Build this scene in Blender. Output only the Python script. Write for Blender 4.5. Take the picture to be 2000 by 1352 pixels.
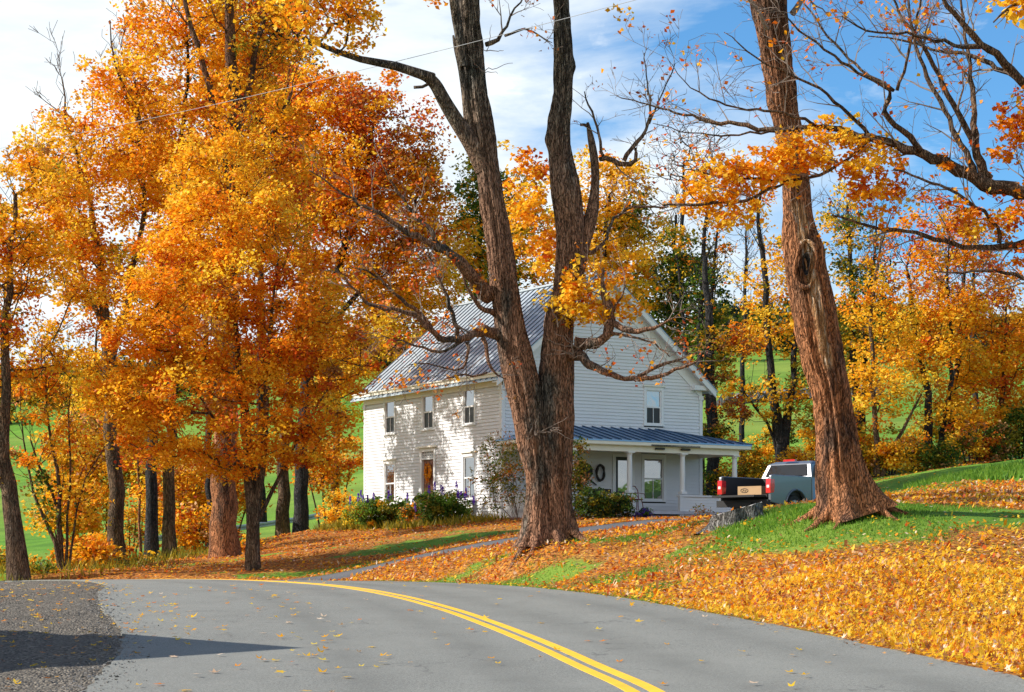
import bpy, math, random
import numpy as np
from mathutils import Vector, Matrix, noise as mnoise
R = math.radians
rng = np.random.default_rng(7)
random.seed(7)
for o in list(bpy.data.objects): bpy.data.objects.remove(o)
scn = bpy.context.scene
COL = scn.collection

# ------------------------------------------------------------------ camera
F = 3900.0; CX = 1000.0; HY = 1105.0           # focal length and horizon in photo pixels; eye at the origin
cam = bpy.data.cameras.new("camera"); camo = bpy.data.objects.new("camera", cam); COL.objects.link(camo)
cam.lens = F/2000*36; cam.sensor_width = 36; cam.shift_y = (HY-676)/2000
cam.clip_start = 0.5; cam.clip_end = 8000
camo.location = (0, 0, 0); camo.rotation_euler = (R(90), 0, 0)
scn.camera = camo
# ------------------------------------------------------------------ sun, sky, exposure
SAZ = math.atan2(-1.0, -0.06); SEL = R(36)      # azimuth measured from +Y towards +X
sv = Vector((math.sin(SAZ)*math.cos(SEL), math.cos(SAZ)*math.cos(SEL), math.sin(SEL)))
sun = bpy.data.lights.new("sun", 'SUN'); suno = bpy.data.objects.new("sun", sun); COL.objects.link(suno)
sun.energy = 4.3; sun.angle = R(0.5); sun.color = (1.0, 0.94, 0.85)
suno.rotation_euler = sv.to_track_quat('Z', 'Y').to_euler(); suno.location = (-40, 10, 40)
world = bpy.data.worlds.new("World"); scn.world = world; world.use_nodes = True
scn.view_settings.view_transform = 'Standard'; scn.view_settings.look = 'None'
scn.view_settings.exposure = 0.75; scn.view_settings.gamma = 1; scn.view_settings.use_curve_mapping = False
scn.cycles.max_bounces = 7; scn.cycles.transparent_max_bounces = 8

class NT:
    def __init__(s, tree):
        s.t = tree; s.n = tree.nodes; s.l = tree.links
    def node(s, typ, **kw):
        n = s.n.new(typ)
        for k, v in kw.items():
            if k == 'inp':
                for a, b in v.items():
                    if isinstance(b, bpy.types.NodeSocket): s.l.new(b, n.inputs[a])
                    else: n.inputs[a].default_value = b
            else: setattr(n, k, v)
        return n
    def math(s, op, a, b=0.0, c=None, clamp=False):
        n = s.node('ShaderNodeMath', operation=op, use_clamp=clamp)
        for i, v in enumerate((a, b) if c is None else (a, b, c)):
            if isinstance(v, bpy.types.NodeSocket): s.l.new(v, n.inputs[i])
            else: n.inputs[i].default_value = v
        return n.outputs[0]
    def mix(s, f, a, b, mode='MIX'):
        n = s.node('ShaderNodeMix', data_type='RGBA', blend_type=mode)
        for i, v in ((0, f), (6, a), (7, b)):
            if isinstance(v, bpy.types.NodeSocket): s.l.new(v, n.inputs[i])
            else: n.inputs[i].default_value = (tuple(v)+(1,))[:4] if i else v
        return n.outputs[2]
    def ramp(s, f, stops):
        n = s.node('ShaderNodeValToRGB'); e = n.color_ramp.elements
        while len(e) < len(stops): e.new(0.5)
        for q, (p, c) in zip(e, stops):
            q.position = p; q.color = (tuple(c)+(1,))[:4] if not isinstance(c, (int, float)) else (c, c, c, 1)
        s.l.new(f, n.inputs[0]); return n.outputs[0]
    def noise(s, vec, scale, detail=4, rough=.55, dist=0):
        n = s.node('ShaderNodeTexNoise', inp={'Scale': scale, 'Detail': detail, 'Roughness': rough, 'Distortion': dist})
        s.l.new(vec, n.inputs['Vector']); return n.outputs[0]
    def scale(s, vec, v):
        n = s.node('ShaderNodeVectorMath', operation='MULTIPLY'); s.l.new(vec, n.inputs[0]); n.inputs[1].default_value = v
        return n.outputs[0]

w = NT(world.node_tree); w.n.clear()
sky = w.node('ShaderNodeTexSky', sky_type='NISHITA', sun_disc=False, sun_elevation=SEL, sun_rotation=SAZ, altitude=300, air_density=1.0, dust_density=0.5, ozone_density=2.2)
tc = w.node('ShaderNodeTexCoord'); sp = w.node('ShaderNodeSeparateXYZ'); w.l.new(tc.outputs['Generated'], sp.inputs[0])
skyc = w.mix(1.0, sky.outputs[0], (0.50, 0.87, 1.10), 'MULTIPLY')
cv = w.node('ShaderNodeVectorMath', operation='MULTIPLY'); w.l.new(tc.outputs['Generated'], cv.inputs[0]); cv.inputs[1].default_value = (5.0, 5.0, 17.0)
cn = w.noise(cv.outputs[0], 1.0, 9, .58, .4)
cn2 = w.noise(cv.outputs[0], 2.6, 8, .62, .3)
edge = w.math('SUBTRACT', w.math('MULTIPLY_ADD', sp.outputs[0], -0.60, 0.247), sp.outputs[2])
edge = w.math('MULTIPLY_ADD', w.math('MAXIMUM', w.math('MULTIPLY', sp.outputs[1], -1.0), 0.0), 1.1, edge)  # thickens unseen cloud behind the camera, added as fill for the shaded gable
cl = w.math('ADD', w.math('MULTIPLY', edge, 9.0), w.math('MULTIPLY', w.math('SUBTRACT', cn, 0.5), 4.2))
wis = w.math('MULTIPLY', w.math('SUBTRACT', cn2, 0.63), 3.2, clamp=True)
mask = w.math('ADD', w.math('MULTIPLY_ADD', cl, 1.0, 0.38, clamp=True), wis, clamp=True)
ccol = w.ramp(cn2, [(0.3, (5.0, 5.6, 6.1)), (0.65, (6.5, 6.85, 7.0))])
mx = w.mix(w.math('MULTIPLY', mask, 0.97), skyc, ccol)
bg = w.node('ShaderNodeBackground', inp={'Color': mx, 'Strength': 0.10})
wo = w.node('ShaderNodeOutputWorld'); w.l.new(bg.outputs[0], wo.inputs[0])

# ------------------------------------------------------------------ helpers
def tag(o, label=None, cat=None, group=None, kind=None):
    if label: o['label'] = label
    if cat: o['category'] = cat
    if group: o['group'] = group
    if kind: o['kind'] = kind
    return o
def empty(name, loc=(0, 0, 0), rz=0.0):
    o = bpy.data.objects.new(name, None); COL.objects.link(o); o.location = loc; o.rotation_euler = (0, 0, rz)
    o.empty_display_size = .3
    return o
class MB:
    def __init__(s): s.v = []; s.f = []; s.m = []; s.n = 0
    def add(s, v, f, m=0):
        v = np.asarray(v, float).reshape(-1, 3); s.v.append(v)
        for q in f: s.f.append([i+s.n for i in q]); s.m.append(m)
        s.n += len(v); return s
    def box(s, a, b, m=0, M=None):
        x0, y0, z0 = a; x1, y1, z1 = b
        v = np.array([(x0,y0,z0),(x1,y0,z0),(x1,y1,z0),(x0,y1,z0),(x0,y0,z1),(x1,y0,z1),(x1,y1,z1),(x0,y1,z1)], float)
        if M is not None: v = np.array([tuple(M @ Vector(p)) for p in v])
        return s.add(v, [(3,2,1,0),(4,5,6,7),(0,1,5,4),(1,2,6,5),(2,3,7,6),(3,0,4,7)], m)
    def prism(s, poly, axis, a, b, m=0):
        # poly: 2-D outline, extruded along axis (0,1,2) from a to b
        n = len(poly); v = []
        for h in (a, b):
            for p in poly:
                q = [p[0], p[1]]; q.insert(axis, h); v.append(q)
        f = [tuple(range(n))[::-1], tuple(range(n, 2*n))] + [(i, (i+1) % n, n+(i+1) % n, n+i) for i in range(n)]
        return s.add(v, f, m)
    def tube(s, pts, rad, k=6, m=0, cap=True):
        pts = np.asarray(pts, float); n = len(pts); rad = np.broadcast_to(rad, (n,))
        t = np.gradient(pts, axis=0); t /= np.linalg.norm(t, axis=1)[:, None]+1e-9
        up = np.array([0, 0, 1.]) if abs(t[0][2]) < .9 else np.array([0, 1., 0])
        a = np.cross(t, up); a /= np.linalg.norm(a, axis=1)[:, None]+1e-9; b = np.cross(t, a)
        th = np.linspace(0, 2*np.pi, k, endpoint=False)
        v = pts[:, None]+rad[:, None, None]*(np.cos(th)[None, :, None]*a[:, None]+np.sin(th)[None, :, None]*b[:, None])
        f = [(i*k+j, i*k+(j+1) % k, (i+1)*k+(j+1) % k, (i+1)*k+j) for i in range(n-1) for j in range(k)]
        if cap: f += [tuple(range(k))[::-1], tuple(range((n-1)*k, n*k))]
        return s.add(v.reshape(-1, 3), f, m)
    def lathe(s, prof, k=16, c=(0, 0, 0), m=0):
        v = []; n = len(prof)
        for r, z in prof:
            for j in range(k):
                a = 2*math.pi*j/k; v.append((c[0]+r*math.cos(a), c[1]+r*math.sin(a), c[2]+z))
        f = [(i*k+j, i*k+(j+1) % k, (i+1)*k+(j+1) % k, (i+1)*k+j) for i in range(n-1) for j in range(k)]
        f += [tuple(range(k))[::-1], tuple(range((n-1)*k, n*k))]
        return s.add(v, f, m)
    def build(s, name, mat, parent=None, loc=None, smooth=False):
        me = bpy.data.meshes.new(name)
        v = np.concatenate(s.v) if s.v else np.zeros((0, 3))
        me.from_pydata(v.tolist(), [], s.f); me.update()
        mats = mat if isinstance(mat, (list, tuple)) else [mat]
        for q in mats: me.materials.append(q)
        if len(mats) > 1: me.polygons.foreach_set('material_index', s.m)
        if smooth: me.polygons.foreach_set('use_smooth', [True]*len(me.polygons))
        o = bpy.data.objects.new(name, me); COL.objects.link(o)
        if parent: o.parent = parent
        if loc is not None: o.location = loc
        return o
def quadmesh(name, V, k, mats, mi=None, parent=None, smooth=False):
    """V: (n,k,3) separate k-gons"""
    n = len(V); me = bpy.data.meshes.new(name)
    me.vertices.add(n*k); me.vertices.foreach_set('co', V.astype(np.float32).ravel())
    me.loops.add(n*k); me.loops.foreach_set('vertex_index', np.arange(n*k, dtype=np.int32))
    me.polygons.add(n); me.polygons.foreach_set('loop_start', np.arange(0, n*k, k, dtype=np.int32))
    for q in mats: me.materials.append(q)
    if mi is not None: me.polygons.foreach_set('material_index', mi.astype(np.int32))
    me.update(calc_edges=True)
    o = bpy.data.objects.new(name, me); COL.objects.link(o)
    if parent: o.parent = parent
    return o
def P(px, py, Y): return np.array([(px-CX)/F*Y, Y, (HY-py)/F*Y])

# ------------------------------------------------------------------ materials
def mat(name):
    m = bpy.data.materials.new(name); m.use_nodes = True; t = NT(m.node_tree); t.n.clear()
    o = t.node('ShaderNodeOutputMaterial'); return m, t, o
def pbr(name, col, rough=.6, metal=0, spec=.5, var=.12, vs=3.0, bump=0, bs=40, stretch=(1, 1, 1), dirt=None, coat=0):
    m, t, o = mat(name); tcn = t.node('ShaderNodeTexCoord'); v = t.scale(tcn.outputs['Object'], stretch)
    n = t.noise(v, vs, 5); c0 = tuple(x*(1-var) for x in col); c1 = tuple(min(1, x*(1+var)) for x in col)
    c = t.ramp(n, [(.3, c0), (.7, c1)])
    if dirt: c = t.mix(t.math('MULTIPLY', t.ramp(t.noise(v, vs*.6+.5, 6, .7), [(.5, 0), (.72, 1)]), dirt[1]), c, dirt[0])
    b = t.node('ShaderNodeBsdfPrincipled', inp={'Base Color': c, 'Roughness': rough, 'Metallic': metal, 'Specular IOR Level': spec, 'Coat Weight': coat})
    if bump:
        bn = t.node('ShaderNodeBump', inp={'Strength': bump, 'Distance': .02, 'Height': t.noise(v, bs, 4)}); t.l.new(bn.outputs[0], b.inputs['Normal'])
    t.l.new(b.outputs[0], o.inputs[0]); return m
def leafmat(name, a, b, c, tr=.5):
    m, t, o = mat(name); g = t.node('ShaderNodeNewGeometry'); tcn = t.node('ShaderNodeTexCoord')
    n = t.noise(tcn.outputs['Object'], .9, 3)
    f = t.math('ADD', t.math('MULTIPLY', g.outputs['Random Per Island'], .62), t.math('MULTIPLY', n, .5), clamp=True)
    col = t.ramp(f, [(.15, a), (.5, b), (.9, c)])
    d = t.node('ShaderNodeBsdfPrincipled', inp={'Base Color': col, 'Roughness': .55, 'Specular IOR Level': .25})
    tl = t.node('ShaderNodeBsdfTranslucent', inp={'Color': t.mix(1, col, (1.0, .95, .8), 'MULTIPLY')})
    mx = t.node('ShaderNodeMixShader', inp={0: tr}); t.l.new(d.outputs[0], mx.inputs[1]); t.l.new(tl.outputs[0], mx.inputs[2])
    t.l.new(mx.outputs[0], o.inputs[0]); return m
def barkmat(name, dark, mid, light, moss=None, fs=9.0, bare=None):
    m, t, o = mat(name); tcn = t.node('ShaderNodeTexCoord'); ob = tcn.outputs['Object']
    v = t.scale(ob, (1, 1, .2))
    n1 = t.noise(v, fs, 6, .65, .6); n2 = t.noise(ob, 1.3, 4, .6); n3 = t.noise(t.scale(ob, (1, 1, .3)), fs*3.5, 3, .6)
    f = t.math('ADD', t.math('MULTIPLY', n1, .7), t.math('MULTIPLY', n3, .3))
    wv = t.node('ShaderNodeTexNoise', inp={'Scale': 3.0, 'Detail': 3}); t.l.new(ob, wv.inputs['Vector'])
    dv = t.node('ShaderNodeVectorMath', operation='MULTIPLY_ADD'); t.l.new(wv.outputs['Color'], dv.inputs[0]); dv.inputs[1].default_value = (.20, .20, .10); t.l.new(t.scale(ob, (1, 1, .10)), dv.inputs[2])
    vo = t.node('ShaderNodeTexVoronoi', feature='DISTANCE_TO_EDGE', inp={'Scale': fs*2.1}); t.l.new(dv.outputs[0], vo.inputs['Vector'])
    vc = t.node('ShaderNodeTexVoronoi', inp={'Scale': fs*2.1}); t.l.new(dv.outputs[0], vc.inputs['Vector'])
    plate = t.math('MAXIMUM', t.ramp(vo.outputs['Distance'], [(.0, .12), (.22, 1)]), t.math('MULTIPLY', t.ramp(n3, [(.4, 0), (.6, 1)]), .7))
    c = t.ramp(f, [(.34, tuple(x*1.6 for x in dark)), (.5, mid), (.64, light)])
    c = t.mix(t.math('MULTIPLY', t.ramp(vc.outputs['Color'], [(.3, 0), (.8, 1)]), .45), c, tuple(x*1.5 for x in mid))
    c = t.mix(plate, dark, c); f = t.math('ADD', t.math('MULTIPLY', f, .5), t.math('MULTIPLY', plate, .5))
    c = t.mix(t.ramp(t.noise(t.scale(ob, (1, 1, .3)), 2.4, 5, .65), [(.47, 0), (.6, .6)]), c, t.mix(1, c, (2.1, 1.9, 1.7), 'MULTIPLY'))
    c2 = t.mix(t.ramp(n2, [(.4, 0), (.62, 1)]), c, t.mix(1, c, (.62, .72, .80), 'MULTIPLY'))
    if moss: c2 = t.mix(t.ramp(t.noise(ob, 2.3, 5, .7), [(.52, 0), (.68, .75)]), c2, moss)
    if bare is not None:
        sx = t.node('ShaderNodeSeparateXYZ'); t.l.new(ob, sx.inputs[0])
        zf = t.ramp(t.math('MULTIPLY', sx.outputs[2], .07), [(.0, 1.0), (.55, .75), (.8, 0.0)])
        k = t.math('MULTIPLY', t.ramp(t.noise(t.scale(ob, (1, 1, .35)), 1.1, 4, .6), [(.38, 0), (.5, 1)]), zf)
        c2 = t.mix(k, c2, t.mix(1, t.ramp(f, [(.36, tuple(x*.35 for x in bare)), (.5, bare), (.68, tuple(min(1, x*1.5) for x in bare))]), (1, 1, 1), 'MULTIPLY'))
    if name == 'bark_reddish':
        s3 = t.node('ShaderNodeSeparateXYZ'); t.l.new(ob, s3.inputs[0])
        xs = t.math('MULTIPLY_ADD', s3.outputs[2], -.185, .055); dx = t.math('ABSOLUTE', t.math('ADD', t.math('SUBTRACT', s3.outputs[0], xs), t.math('MULTIPLY', t.math('SUBTRACT', t.noise(ob, 2.5, 4), .5), .30)))
        zz = t.math('MULTIPLY', t.math('SUBTRACT', s3.outputs[2], 3.1), t.math('SUBTRACT', 6.9, s3.outputs[2])); k3 = t.math('MULTIPLY', t.math('MULTIPLY', t.math('SUBTRACT', .15, dx), 18, clamp=True), t.math('MULTIPLY', zz, 1.5, clamp=True))
        k3 = t.math('MULTIPLY', k3, t.math('LESS_THAN', s3.outputs[1], .1))
        wc = t.ramp(t.noise(t.scale(ob, (6, 6, .5)), 3, 5, .6), [(.35, (.16, .07, .03)), (.5, (.46, .25, .11)), (.65, (.50, .42, .34))])
        c2 = t.mix(k3, c2, wc)
    b = t.node('ShaderNodeBsdfPrincipled', inp={'Base Color': c2, 'Roughness': .88, 'Specular IOR Level': .15})
    bn = t.node('ShaderNodeBump', inp={'Strength': 1.0, 'Distance': .10, 'Height': f}); t.l.new(bn.outputs[0], b.inputs['Normal'])
    t.l.new(b.outputs[0], o.inputs[0]); return m

ML = dict(
 gold=leafmat('leaf_gold', (.72, .28, .010), (.90, .45, .015), (.96, .62, .05)),
 yellow=leafmat('leaf_yellow', (.82, .44, .012), (.94, .60, .03), (.97, .74, .10)),
 orange=leafmat('leaf_orange', (.62, .13, .008), (.88, .28, .010), (.92, .44, .02)),
 red=leafmat('leaf_red', (.34, .035, .012), (.60, .10, .015), (.80, .22, .02)),
 rust=leafmat('leaf_rust', (.20, .055, .02), (.42, .16, .04), (.66, .38, .17), .3),
 pale=leafmat('leaf_pale', (.45, .27, .16), (.66, .46, .30), (.85, .68, .50), .25),
 olive=leafmat('leaf_olive', (.08, .10, .012), (.26, .22, .02), (.50, .36, .03)),
 green=leafmat('leaf_green', (.025, .06, .012), (.06, .13, .02), (.16, .24, .03)),
 fern=leafmat('leaf_fresh', (.07, .17, .02), (.14, .30, .03), (.28, .42, .05)),
 dark=leafmat('needle_dark', (.012, .025, .012), (.022, .042, .018), (.05, .075, .03), .15),
 purple=leafmat('petal_purple', (.10, .03, .35), (.16, .05, .55), (.28, .12, .70)),
)
BK = dict(
 red=barkmat('bark_reddish', (.022, .011, .008), (.165, .078, .046), (.40, .225, .14), fs=9, bare=(.32, .135, .06)),
 grey=barkmat('bark_grey', (.018, .014, .011), (.135, .104, .080), (.36, .30, .24), fs=9, bare=(.23, .115, .068)),
 brown=barkmat('bark_brown', (.04, .022, .013), (.15, .09, .055), (.28, .19, .13), fs=9),
 dark=barkmat('bark_dark', (.012, .011, .012), (.045, .042, .042), (.11, .10, .10), fs=9),
 twig=pbr('twig_bark', (.20, .155, .13), .85, spec=.2, var=.3),
 stump=barkmat('weathered_wood', (.05, .045, .04), (.20, .18, .16), (.48, .45, .42), fs=10),
)
M_white = pbr('white_paint', (.70, .70, .70), .55, var=.03, vs=1.5, dirt=((.60, .58, .54), .25))
M_clap = pbr('clapboard_paint', (.66, .66, .67), .6, var=.03, vs=.8, stretch=(1, 1, 3), dirt=((.62, .60, .57), .30))
M_cream = pbr('cream_trim', (.76, .72, .62), .55, var=.03)
M_stone = pbr('foundation_stone', (.20, .13, .10), .9, var=.35, vs=5, bump=.5)
M_door = pbr('brown_door_wood', (.20, .07, .03), .5, var=.25, vs=6, stretch=(1, 1, .15))
M_black = pbr('black_frame', (.02, .02, .022), .4, var=.1)
M_dark = pbr('dark_iron', (.03, .024, .02), .7, var=.4)
M_redp = pbr('red_paint', (.5, .02, .03), .4)
M_card = pbr('cardboard', (.42, .27, .14), .85, var=.12)
M_box = pbr('box_ink', (.05, .04, .04), .8)
def metal_roof(name, base, rough, met):
    m, t, o = mat(name); ob = t.node('ShaderNodeTexCoord').outputs['Object']
    n = t.noise(ob, 1.2, 4, .6); n2 = t.noise(t.scale(ob, (1, 1, 1)), 9, 4)
    c = t.mix(t.ramp(n2, [(.35, 0), (.7, .35)]), base, tuple(x*.72 for x in base))
    b = t.node('ShaderNodeBsdfPrincipled', inp={'Base Color': c, 'Metallic': met, 'Roughness': t.math('MULTIPLY_ADD', n, .12, rough-.06)})
    bn = t.node('ShaderNodeBump', inp={'Strength': .12, 'Distance': .02, 'Height': n}); t.l.new(bn.outputs[0], b.inputs['Normal'])
    t.l.new(b.outputs[0], o.inputs[0]); return m
M_roof = metal_roof('standing_seam_roof', (.48, .55, .61), .38, .30)
M_seam = metal_roof('roof_seam', (.10, .115, .14), .45, .5)
M_proof = metal_roof('porch_roof_metal', (.20, .33, .52), .30, .6)  # main roof's metal, with the blue sky's reflection put into the base colour
M_pseam = metal_roof('porch_roof_seam', (.05, .10, .18), .4, .5)
def glassmat():
    m, t, o = mat('window_glass')
    d = t.node('ShaderNodeBsdfPrincipled', inp={'Base Color': (.018, .016, .016, 1), 'Roughness': .25, 'Specular IOR Level': .5})
    g = t.node('ShaderNodeBsdfGlossy', inp={'Color': (1, 1, 1, 1), 'Roughness': .02})
    ob = t.node('ShaderNodeTexCoord').outputs['Object']
    bn = t.node('ShaderNodeBump', inp={'Strength': .10, 'Distance': .05, 'Height': t.noise(ob, 1.6, 2)}); t.l.new(bn.outputs[0], g.inputs['Normal'])
    f = t.node('ShaderNodeFresnel', inp={'IOR': 1.9}); k = t.math('MULTIPLY_ADD', f.outputs[0], 1.0, .22, clamp=True)
    mx = t.node('ShaderNodeMixShader'); t.l.new(k, mx.inputs[0]); t.l.new(d.outputs[0], mx.inputs[1]); t.l.new(g.outputs[0], mx.inputs[2])
    t.l.new(mx.outputs[0], o.inputs[0]); return m
M_glass = glassmat()
M_screen = pbr('dark_insect_screen', (.02, .018, .018), .45)
M_tint = pbr('tinted_car_glass', (.015, .015, .018), .03, spec=.4)
M_silver = pbr('silver_car_paint', (.17, .18, .20), .36, .45, var=.03, coat=.3)
M_liner = pbr('black_bed_liner', (.012, .012, .013), .7)
M_tyre = pbr('tyre_rubber', (.015, .015, .015), .8)
M_rim = pbr('alloy_rim', (.55, .55, .56), .3, .9)
M_tail = pbr('tail_lamp_red', (.55, .01, .015), .2, var=.2, vs=10, coat=.7)
M_rail = pbr('galvanised_rail', (.42, .45, .48), .45, .6, var=.15)
M_mstone = pbr('field_stone', (.10, .10, .105), .9, var=.5, vs=2, bump=.6, bs=5)
M_barn = pbr('barn_boards', (.25, .06, .04), .8, var=.25, vs=2, stretch=(3, 3, .3))
M_wire = pbr('wire_sheath', (.30, .30, .31), .5)
M_pole = pbr('pole_wood', (.10, .07, .05), .9, var=.3)

# ------------------------------------------------------------------ terrain
CP = [  # (photo x, photo y, depth m)
 (1251,1350,20),(1170,1316,22),(1080,1273,25.5),(990,1236,29.5),(900,1200,34),(810,1174,38.5),(720,1155,43),(630,1142,47.5),(477,1131,52),(300,1130,56),(0,1138,58),
 (1468,1216,30),(1282,1179,36.6),(1350,1192,34),(1040,1148,43.5),(1540,1234,28.5),(1400,1168,35.8),(1250,1150,41),(1168,1163,39.4),(912,1140,48.9),(738,1135.6,53.7),(600,1132,57),(1960,1340,20.8),
 (100,1151,52),(170,1161,48),(215,1190,36),(255,1230,30.5),(265,1290,25),(225,1352,20.5),(0,1200,34),(0,1290,25),(0,1155,46),(600,1250,28),
 (1800,1225,29),(2000,1230,29),(2000,1120,37),(1700,1110,35),(1400,1130,39),(1200,1112,45.5),(1200,1060,51),(1060,1057,50),(1000,1083,51),
 (1400,1012,49),(1530,992,47.5),(1660,1003,44),(1780,985,47),(1900,1010,44),(1950,952,56),(2100,950,60),(1850,946,60),(1850,922,76),(1980,905,88),(1740,937,80),
 (1280,1017,60),(1500,1020,61),(1650,1000,66),(1400,1019,66),(1600,975,80),
 (645,1133,56.5),(600,1128.5,59.5),(780,1105,55.5),(780,1096,58.5),(995,1065,55),(999,1053,58),
 (900,1046,66),(700,1085,63),(600,1068,75),(700,1036,80),(585,1051,90),(440,1090,72),(500,1112,62),(300,1112,66),(300,1092,80),(228,1102,73),(35,1120,62),(120,1126,60),(-100,1130,66),
 (300,1096,92),(100,1084,110),(100,950,180),(100,860,260),(600,1037,112),(420,1062,105),(600,955,150),(650,900,190),(330,1000,150),
 (1380,960,100),(1550,925,100),(1800,905,100),(1800,850,140),(1800,780,190),(1500,905,112),(1500,800,170),(1450,712,250),(1900,700,260),(1200,850,150),(900,880,150),(2300,880,120),(1800,655,350),(1400,655,380),(600,720,350),(100,760,360),
]
PW = [P(*c) for c in CP]
HX, HYY, HZ = -.38, 75.0, 1.74          # house corner
UA = math.atan2(.524, .852)
def HW(x, y, z=0.0):                     # house-local to world
    c, s = math.cos(UA), math.sin(UA); return np.array([HX+c*x-s*y, HYY+s*x+c*y, HZ+z])
for (x, y) in ((0, 0), (9.4, 0), (0, 11.2), (9.4, 11.2), (4.7, 5), (9, -3), (4.5, -3.2)): PW.append(HW(x, y, 0))
PW += [np.array(p, float) for p in ((0, 0, -1.75), (-15, 0, -1.9), (15, 0, -.6), (15, 20, -.2), (-20, 25, -1.5), (0, -60, -3), (-120, 60, -4), (-90, 0, -3), (60, 0, 1), (90, 60, 4),
  (-60, 200, 6), (120, 200, 14), (200, 350, 34), (-200, 350, 22), (-400, -300, -6), (400, -300, 0), (0, 700, 52), (-500, 700, 40), (500, 700, 60), (0, 3000, 50), (-3000, 3000, 50), (3000, 3000, 60), (-3000, 0, 0), (3000, 0, 10), (0, -2500, -10))]
PW = np.array(PW)
def _U(d2): return np.where(d2 > 1e-9, d2*np.log(d2+1e-12), 0)
_s = 50.0
_c = PW[:, :2]/_s; _n = len(_c)
_K = _U(((_c[:, None]-_c[None])**2).sum(-1))+np.eye(_n)*2e-4
_Pm = np.c_[np.ones(_n), _c]
_A = np.block([[_K, _Pm], [_Pm.T, np.zeros((3, 3))]])
_w = np.linalg.solve(_A, np.r_[PW[:, 2], 0, 0, 0])
def Ht(x, y):
    x = np.asarray(x, float); y = np.asarray(y, float); sh = x.shape
    q = np.c_[x.ravel(), y.ravel()]/_s; out = np.empty(len(q))
    for i in range(0, len(q), 20000):
        b = q[i:i+20000]; out[i:i+20000] = _U(((b[:, None]-_c[None])**2).sum(-1)) @ _w[:_n]+_w[_n]+b @ _w[_n+1:]
    return out.reshape(sh)

# plan outlines
ROADC = [(1.9, 8), (1.55, 15)]+[tuple(P(*c)[:2]) for c in CP[:9]]+[(-10.2, 55.3), (-14.9, 57.6), (-22, 59), (-34, 59), (-60, 57)]
def smooth_line(pts, step=.4):
    pts = np.array(pts, float); d = np.r_[0, np.cumsum(np.linalg.norm(np.diff(pts, axis=0), axis=1))]
    s = np.arange(0, d[-1], step); o = np.stack([np.interp(s, d, pts[:, i]) for i in range(pts.shape[1])], 1)
    k = 9; ker = np.hanning(k+2)[1:-1]; ker /= ker.sum()
    for i in range(o.shape[1]):
        pad = np.r_[[o[0, i]]*(k//2), o[:, i], [o[-1, i]]*(k//2)]; o[:, i] = np.convolve(pad, ker, 'valid')
    return o
rc = smooth_line(ROADC); rc = smooth_line(rc)
tg = np.gradient(rc, axis=0); tg /= np.linalg.norm(tg, axis=1)[:, None]; nr = np.c_[tg[:, 1], -tg[:, 0]]   # right normal
RIGHTW = 3.72
# left width varies: asphalt apron opens towards the gravel turnout
LE = np.array([(8, 5.9), (15, 5.7), (20.5, 5.45), (25, 5.4), (30.5, 5.6), (36, 6.0), (42, 5.8), (48, 5.0), (52, 4.2), (56, 3.9), (100, 3.9)])
lw = np.interp(rc[:, 1], LE[:, 0], LE[:, 1]); lw = np.where(np.arange(len(lw)) > np.argmax(rc[:, 1] > 54.5), 3.8, lw)
lw = lw+0.10*np.sin(np.arange(len(lw))*.9)+.07*np.sin(np.arange(len(lw))*2.3)
lw = np.convolve(np.r_[[lw[0]]*3, lw, [lw[-1]]*3], np.ones(7)/7, 'valid')+.03*rng.normal(size=len(lw))
def near_road(x, y):
    """signed lateral offset from centre line (right positive)"""
    q = np.c_[np.ravel(x), np.ravel(y)]; out = np.empty(len(q)); idx = np.empty(len(q), int)
    for i in range(0, len(q), 20000):
        b = q[i:i+20000]; d = ((b[:, None]-rc[None])**2).sum(-1); j = d.argmin(1); idx[i:i+20000] = j
        out[i:i+20000] = ((b-rc[j])*nr[j]).sum(1)
        far = np.sqrt(d[np.arange(len(b)), j]); out[i:i+20000] = np.sign(out[i:i+20000])*np.maximum(abs(out[i:i+20000]), far)
    return out, idx
_zc = smooth_line(np.c_[rc, Ht(rc[:, 0], rc[:, 1])], 1.0); _zc = np.interp(rc[:, 1]-0*rc[:, 0], rc[:, 1], Ht(rc[:, 0], rc[:, 1])) if False else Ht(rc[:, 0], rc[:, 1])
for _ in range(3): _zc = np.convolve(np.r_[[_zc[0]]*6, _zc, [_zc[-1]]*6], np.ones(13)/13, 'valid')
_ia = np.arange(len(rc)); _i54 = np.argmax(rc[:, 1] > 52)
_cs = np.where(_ia < _i54, np.interp(rc[:, 1], [0, 28, 38, 48, 52], [.038, .038, .026, .002, -.012]), -.022)
def H(x, y):
    x = np.asarray(x, float); y = np.asarray(y, float); sh = x.shape; z = Ht(x, y).ravel(); xf = x.ravel(); yf = y.ravel()
    k = np.where((xf > -50) & (xf < 14) & (yf > 5) & (yf < 75))[0]
    if len(k):
        off, ii = near_road(xf[k], yf[k]); zr = _zc[ii]+np.maximum(off, 0)*_cs[ii]+np.minimum(off, 0)*.004
        a = np.abs(off); hw = np.where(off > 0, RIGHTW+.15, lw[ii]+.2); t_ = np.clip((a-hw)/1.5, 0, 1); wgt = 1-t_*t_*(3-2*t_)
        lim = np.where(off > 0, RIGHTW+.15, lw[ii]+.2); zr = _zc[ii]+np.clip(off, 0, lim)*_cs[ii]
        z[k] = z[k]*(1-wgt)+zr*wgt
    return z.reshape(sh)
def G(px, Y, dz=0.0):
    x = (px-CX)/F*Y; return np.array([x, Y, float(H(x, Y))+dz])
DRV = smooth_line([(-6.6, 56.3), (-5.0, 57.9), (-2.5, 57.4), (0, 56.6), (2.5, 56.6), (5, 58), (7.5, 60.3), (11, 64), (15, 69)], .4)
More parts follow.
